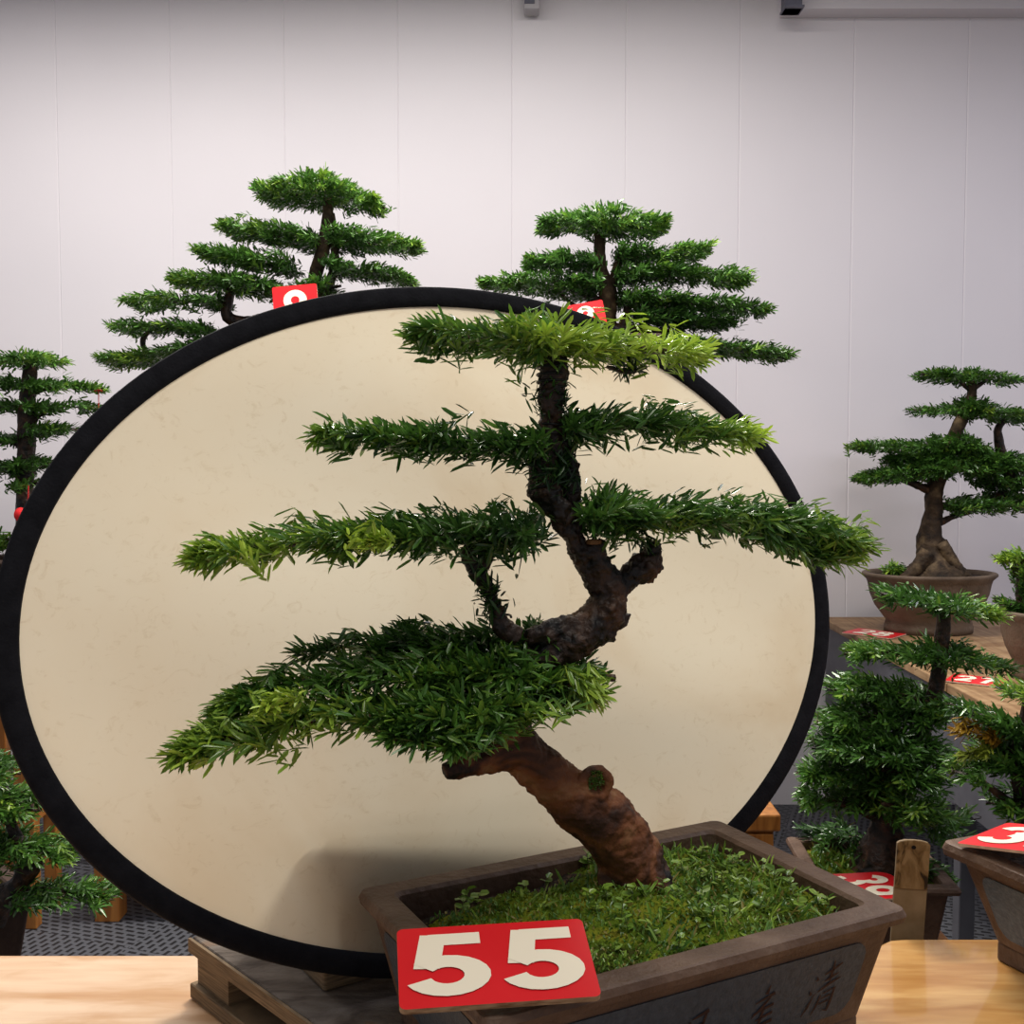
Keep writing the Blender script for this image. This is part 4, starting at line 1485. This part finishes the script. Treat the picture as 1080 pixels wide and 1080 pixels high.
# --- right side bench along the room, with its pots
ZB_ = CAM_Z - .70
xe = 1.335
bench = empty('side_bench', (xe + .45, 3.4, 0), 'long side bench with wooden boards and a dark grey apron along the right', 'bench')
yy = 2.0
for k, ln_ in enumerate((.66, .66, .66, .72)):
    mb = MB()
    mb.box((xe + .45, yy + ln_ / 2 - .003, ZB_ - .015), (.90, ln_ - .006, .03))
    bevel(mb.build('top_board', M['bench_wood'], bench), .003)
    yy += ln_
mb = MB()
mb.box((xe + .03, 3.35, ZB_ - .03 - .165), (.03, 2.6, .33))
mb.build('apron', M['apron'], bench)
for y_ in (2.1, 3.3, 4.55):
    for x_ in (xe + .06, xe + .84):
        mb = MB()
        mb.box((x_, y_, (ZB_ - .03) / 2), (.05, .05, ZB_ - .03))
        bevel(mb.build('leg', M['apron'], bench), .004)

ZT = 4.30
pr = P(980, 606, ZT)
xr_ = pr[0]
zrr = pr[2]
rx_ = 70 * ZT / F
tr_ = simple_bonsai('bonsai_tree', 'old thick-trunked bonsai in a flared oval brown pot on the side bench by the wall', (xr_, ZT, ZB_))
round_pot(tr_, (xr_, ZT), rx_, rx_ * .72, zrr + .01, ZB_, M['clay_round'], M['soil'])
zf = lambda px: ZT
limb(tr_, [(985, 615, 40), (985, 602, 31), (984, 588, 20), (980, 566, 12.5), (985, 542, 9.5), (986, 515, 9), (1000, 482, 8), (1010, 452, 7), (1024, 420, 5), (1024, 400, 4)], zf, M['bark_grey'], 'trunk', n=14, seed=51)
limb(tr_, [(952, 612, 6), (966, 600, 7), (979, 582, 8)], zf, M['bark_grey'], 'root', seed=52, off=-.06)
limb(tr_, [(1022, 612, 6), (1006, 597, 8), (992, 572, 7)], zf, M['bark_grey'], 'root', seed=53, off=-.05)
limb(tr_, [(1005, 530, 2.5), (1040, 528, 3.5), (1064, 514, 7), (1058, 485, 6), (1052, 455, 4), (1060, 442, 3)], zf, M['bark_dark'], seed=54)
limb(tr_, [(986, 520, 5), (968, 512, 4), (950, 505, 3)], zf, M['bark_dark'], seed=55)
limb(tr_, [(990, 552, 4), (1005, 545, 3), (1025, 540, 2)], zf, M['bark_dark'], seed=56)
limb(tr_, [(1024, 412, 3), (1012, 402, 2), (1005, 396, 1.5)], zf, M['bark_dark'], seed=57)
limb(tr_, [(1024, 412, 3), (1036, 404, 2), (1045, 398, 1.5)], zf, M['bark_dark'], seed=58)
pads(tr_, zf, [
    ([(972, 394, 5, .38), (1000, 396, 8, .38), (1035, 398, 8, .38), (1074, 402, 4, .44)], dict(attach=.5)),
    ([(964, 432, 4, .44), (998, 433, 6, .36)], dict(attach=1)),
    ([(1002, 432, 10, .36), (1025, 430, 13, .38), (1055, 437, 11, .4), (1090, 438, 8, .44)], dict(attach=.2)),
    ([(897, 470, 4, .44), (930, 471, 8, .38), (970, 470, 10, .36), (1005, 467, 12, .36), (1030, 474, 9, .36)], dict(attach=.8)),
    ([(901, 505, 4, .46), (930, 501, 12, .36), (965, 496, 15, .36), (1000, 490, 16, .34), (1035, 492, 16, .34)], dict(attach=.7)),
    ([(1020, 490, 16, .34), (1050, 486, 15, .36), (1090, 490, 15, .36)], dict(attach=.3)),
    ([(999, 534, 5, .36), (1025, 532, 11, .38), (1055, 530, 13, .38), (1090, 527, 12, .38)], dict(attach=0)),
    ([(935, 486, 6, .34), (972, 482, 13, .34), (1012, 482, 15, .34)], dict(attach=.9, off=.04)),
    ([(1030, 474, 9, .34), (1045, 508, 12, .3), (1085, 508, 12, .34)], dict(attach=.2)),
    ([(930, 603, 5, .52), (945, 601, 7, .55), (957, 603, 4, .52)], dict(attach=.5, dw=.05)),
], 500, nl=.026, nw=.0072)

# two red cards lying on the bench boards
zc = ZB_ + .006
q = [PZ(890, 664, zc), PZ(925, 662, zc), PZ(957, 670, zc), PZ(917, 675, zc)]
cc = sum(q) / 4
card(cc, (.8, -.75, 0), (.75, .8, 0), .20, .15, '28', 'red card lying flat on the side bench before the oval pot', .004, 'card_edge_pale', .72)
cc = PZ(1030, 717, zc)
card(cc, (.85, -.6, 0), (.6, .85, 0), .16, .13, '27', 'red card lying on the side bench near the right edge, behind the lower bonsai', .004, 'card_edge_pale', .72)

# plant at the right edge
ZE = 3.40
pe = PZ(1100, 712, ZB_)
xe2, ye2 = P(1106, 650, ZE)[0], ZE
tp = simple_bonsai('bonsai_tree', 'small leafy plant in a round brown pot on the side bench at the right edge', (xe2, ye2, ZB_))
round_pot(tp, (xe2, ye2), .155, .155, P(1100, 648, ZE - .1)[2], ZB_, M['clay_round'], M['soil'])
zf = lambda px: ZE
limb(tp, [(1080, 655, 6), (1076, 620, 5), (1078, 590, 4)], zf, M['bark_dark'], 'trunk', seed=61, n=7)
pads(tp, zf, [
    ([(1049, 590, 5, .68), (1070, 588, 9, .62), (1100, 592, 12, .55)], dict(attach=.8)),
    ([(1068, 602, 6, .5), (1085, 605, 8, .5), (1100, 606, 8, .5)], dict(attach=.8)),
    ([(1048, 630, 4, .36), (1060, 636, 5, .34), (1078, 638, 6, .3)], dict(attach=1)),
    ([(1060, 645, 5, .3), (1080, 642, 7, .3), (1100, 640, 7, .3)], dict(attach=1)),
    ([(1076, 620, 7, .34), (1077, 600, 6, .4)], dict(attach=0)),
], 600, dw=.06, nl=.028, nw=.007)

# --- bonsai 39
Z9 = 2.60
z9 = PZ(840, 891, CAM_Z - .985)[2]
z9b = z9 - .17
x9 = .865
stool((x9 + .03, Z9), (.30, .30), z9b, 'low orange wooden stand under the pot with card 39', 0, .06, 'stand', 'orange_wood', name='low_stand')
t9 = simple_bonsai('bonsai_tree', 'dense bushy bonsai in a plain brown pot with card 39, right of the disc', (x9, Z9, z9b))
pot9, T9, F9 = rect_pot(t9, (x9, Z9), math.radians(-3), .335, .335, z9, z9b, M['clay'], None, soil_mat=M['moss'], soil_drop=.02, taper=.04)
zf = lambda px: Z9
limb(t9, [(925, 925, 30), (928, 900, 24), (934, 875, 17), (938, 850, 13), (955, 805, 11), (980, 750, 9), (990, 715, 8), (992, 685, 8), (995, 650, 7), (994, 630, 5)], zf, M['bark_dark'], 'trunk', n=14, seed=71)
limb(t9, [(945, 830, 7), (925, 800, 5), (900, 780, 3)], zf, M['bark_dark'], seed=72)
limb(t9, [(935, 870, 6), (910, 855, 5), (880, 845, 3)], zf, M['bark_dark'], seed=73)
pads(t9, zf, [
    ([(929, 625, 8, .34), (955, 630, 13, .34), (995, 636, 13, .36), (1030, 642, 10, .48), (1059, 648, 5, .6)], dict(attach=.5)),
    ([(890, 689, 5, .50), (925, 686, 9, .42), (970, 688, 14, .34), (1015, 692, 15, .32), (1065, 703, 6, .36)], dict(attach=.55)),
    ([(872, 727, 8, .42), (905, 724, 14, .40), (945, 730, 16, .36), (990, 742, 13, .32)], dict(attach=1)),
    ([(862, 762, 10, .38), (895, 755, 18, .36), (940, 752, 20, .36), (1000, 752, 14, .34)], dict(attach=.8)),
    ([(856, 788, 8, .36), (890, 784, 18, .34), (940, 784, 20, .34), (995, 788, 20, .34)], dict(attach=.6, off=-.05)),
    ([(840, 815, 6, .42), (870, 812, 16, .36), (910, 814, 22, .36), (950, 818, 18, .38)], dict(attach=.8)),
    ([(930, 810, 14, .40), (960, 812, 22, .38), (995, 815, 18, .36)], dict(attach=.3, off=-.08)),
    ([(843, 846, 6, .44), (870, 842, 12, .36), (910, 843, 18, .36), (950, 846, 16, .4)], dict(attach=.8)),
    ([(930, 846, 16, .44), (960, 848, 18, .46), (1000, 852, 14, .42)], dict(attach=.3, off=-.10)),
    ([(848, 886, 5, .2), (875, 884, 9, .2), (905, 882, 7, .2)], dict(attach=1, off=.10)),
    ([(972, 912, 8, .3), (992, 920, 11, .3), (1010, 930, 7, .3)], dict(attach=0, off=-.03, dw=.05)),
    ([(975, 868, 9, .34), (1005, 866, 8, .38), (1035, 862, 6, .42)], dict(attach=0, off=-.05)),
], 700, dw=.12, nl=.030, nw=.0062, cover=9.0)
grass(t9, T9, .125, .125, lambda x, y: z9 - .02, 520, .026, .50, .66, 91, 'grass', lambda x, y, r: y > -.02 + .1 * (x > .06), .006, .9)
# card 39, its digits turned a quarter so they read towards the camera
cc = PZ(914, 934, z9 + .006)
card(cc, (.12, -1, 0), (1, .12, 0), .15, .175, '39', 'red card numbered 39 lying sideways on a pot, behind the largest pot', .004, 'card_edge_pale', .74, .056, corner=.03)

# --- bush at the right edge, lower
ZU = 2.15
xu = P(1095, 930, ZU)[0]
zu = P(1090, 945, ZU)[2]
zub = zu - .15
xu += .14
stool((xu - .02, ZU), (.24, .24), zub, 'low orange wooden stand behind the blue panelled right pot', 0, .06, 'stand', 'orange_wood', name='low_stand')
tu = simple_bonsai('bonsai_tree', 'bushy bonsai with orange-tipped leaves at the right edge, behind the right pot', (xu, ZU, zub))
rect_pot(tu, (xu, ZU), 0, .30, .24, zu, zub, M['clay'], None, soil_mat=M['soil'], soil_drop=.02)
zf = lambda px: ZU
limb(tu, [(1120, 960, 14), (1095, 935, 14), (1092, 900, 11), (1080, 850, 9), (1072, 800, 7), (1082, 750, 5), (1085, 728, 3)], zf, M['bark_dark'], 'trunk', seed=81)
limb(tu, [(1082, 860, 6), (1050, 835, 4), (1020, 815, 3)], zf, M['bark_dark'], seed=82)
pads(tu, zf, [
    ([(1050, 724, 4, .62), (1070, 728, 8, .66), (1095, 734, 11, .66)], dict(attach=1)),
    ([(1000, 741, 6, .34), (1025, 750, 13, .34), (1060, 765, 17, .34), (1095, 782, 18, .34)], dict(attach=1)),
    ([(1035, 785, 8, .40), (1060, 790, 12, .36), (1095, 800, 14, .34)], dict(attach=1)),
    ([(1002, 815, 10, .46), (1030, 808, 16, .42), (1065, 808, 18, .38), (1095, 806, 20, .36)], dict(attach=1)),
    ([(1040, 846, 9, .36), (1065, 845, 16, .34), (1095, 848, 18, .34)], dict(attach=1)),
    ([(1003, 773, 4, .55), (1015, 768, 6, .6), (1026, 764, 4, .6)], dict(attach=1, warm=.75, off=-.04, dw=.02)),
    ([(1032, 779, 3, .55), (1042, 777, 4, .6), (1050, 776, 3, .6)], dict(attach=1, warm=.75, off=-.04, dw=.02)),
    ([(1010, 800, 3, .62), (1020, 795, 4, .66), (1032, 793, 4, .7)], dict(attach=1, warm=.2, off=-.05, dw=.02)),
], 800, dw=.09, nl=.028, nw=.0058, cover=9.0)
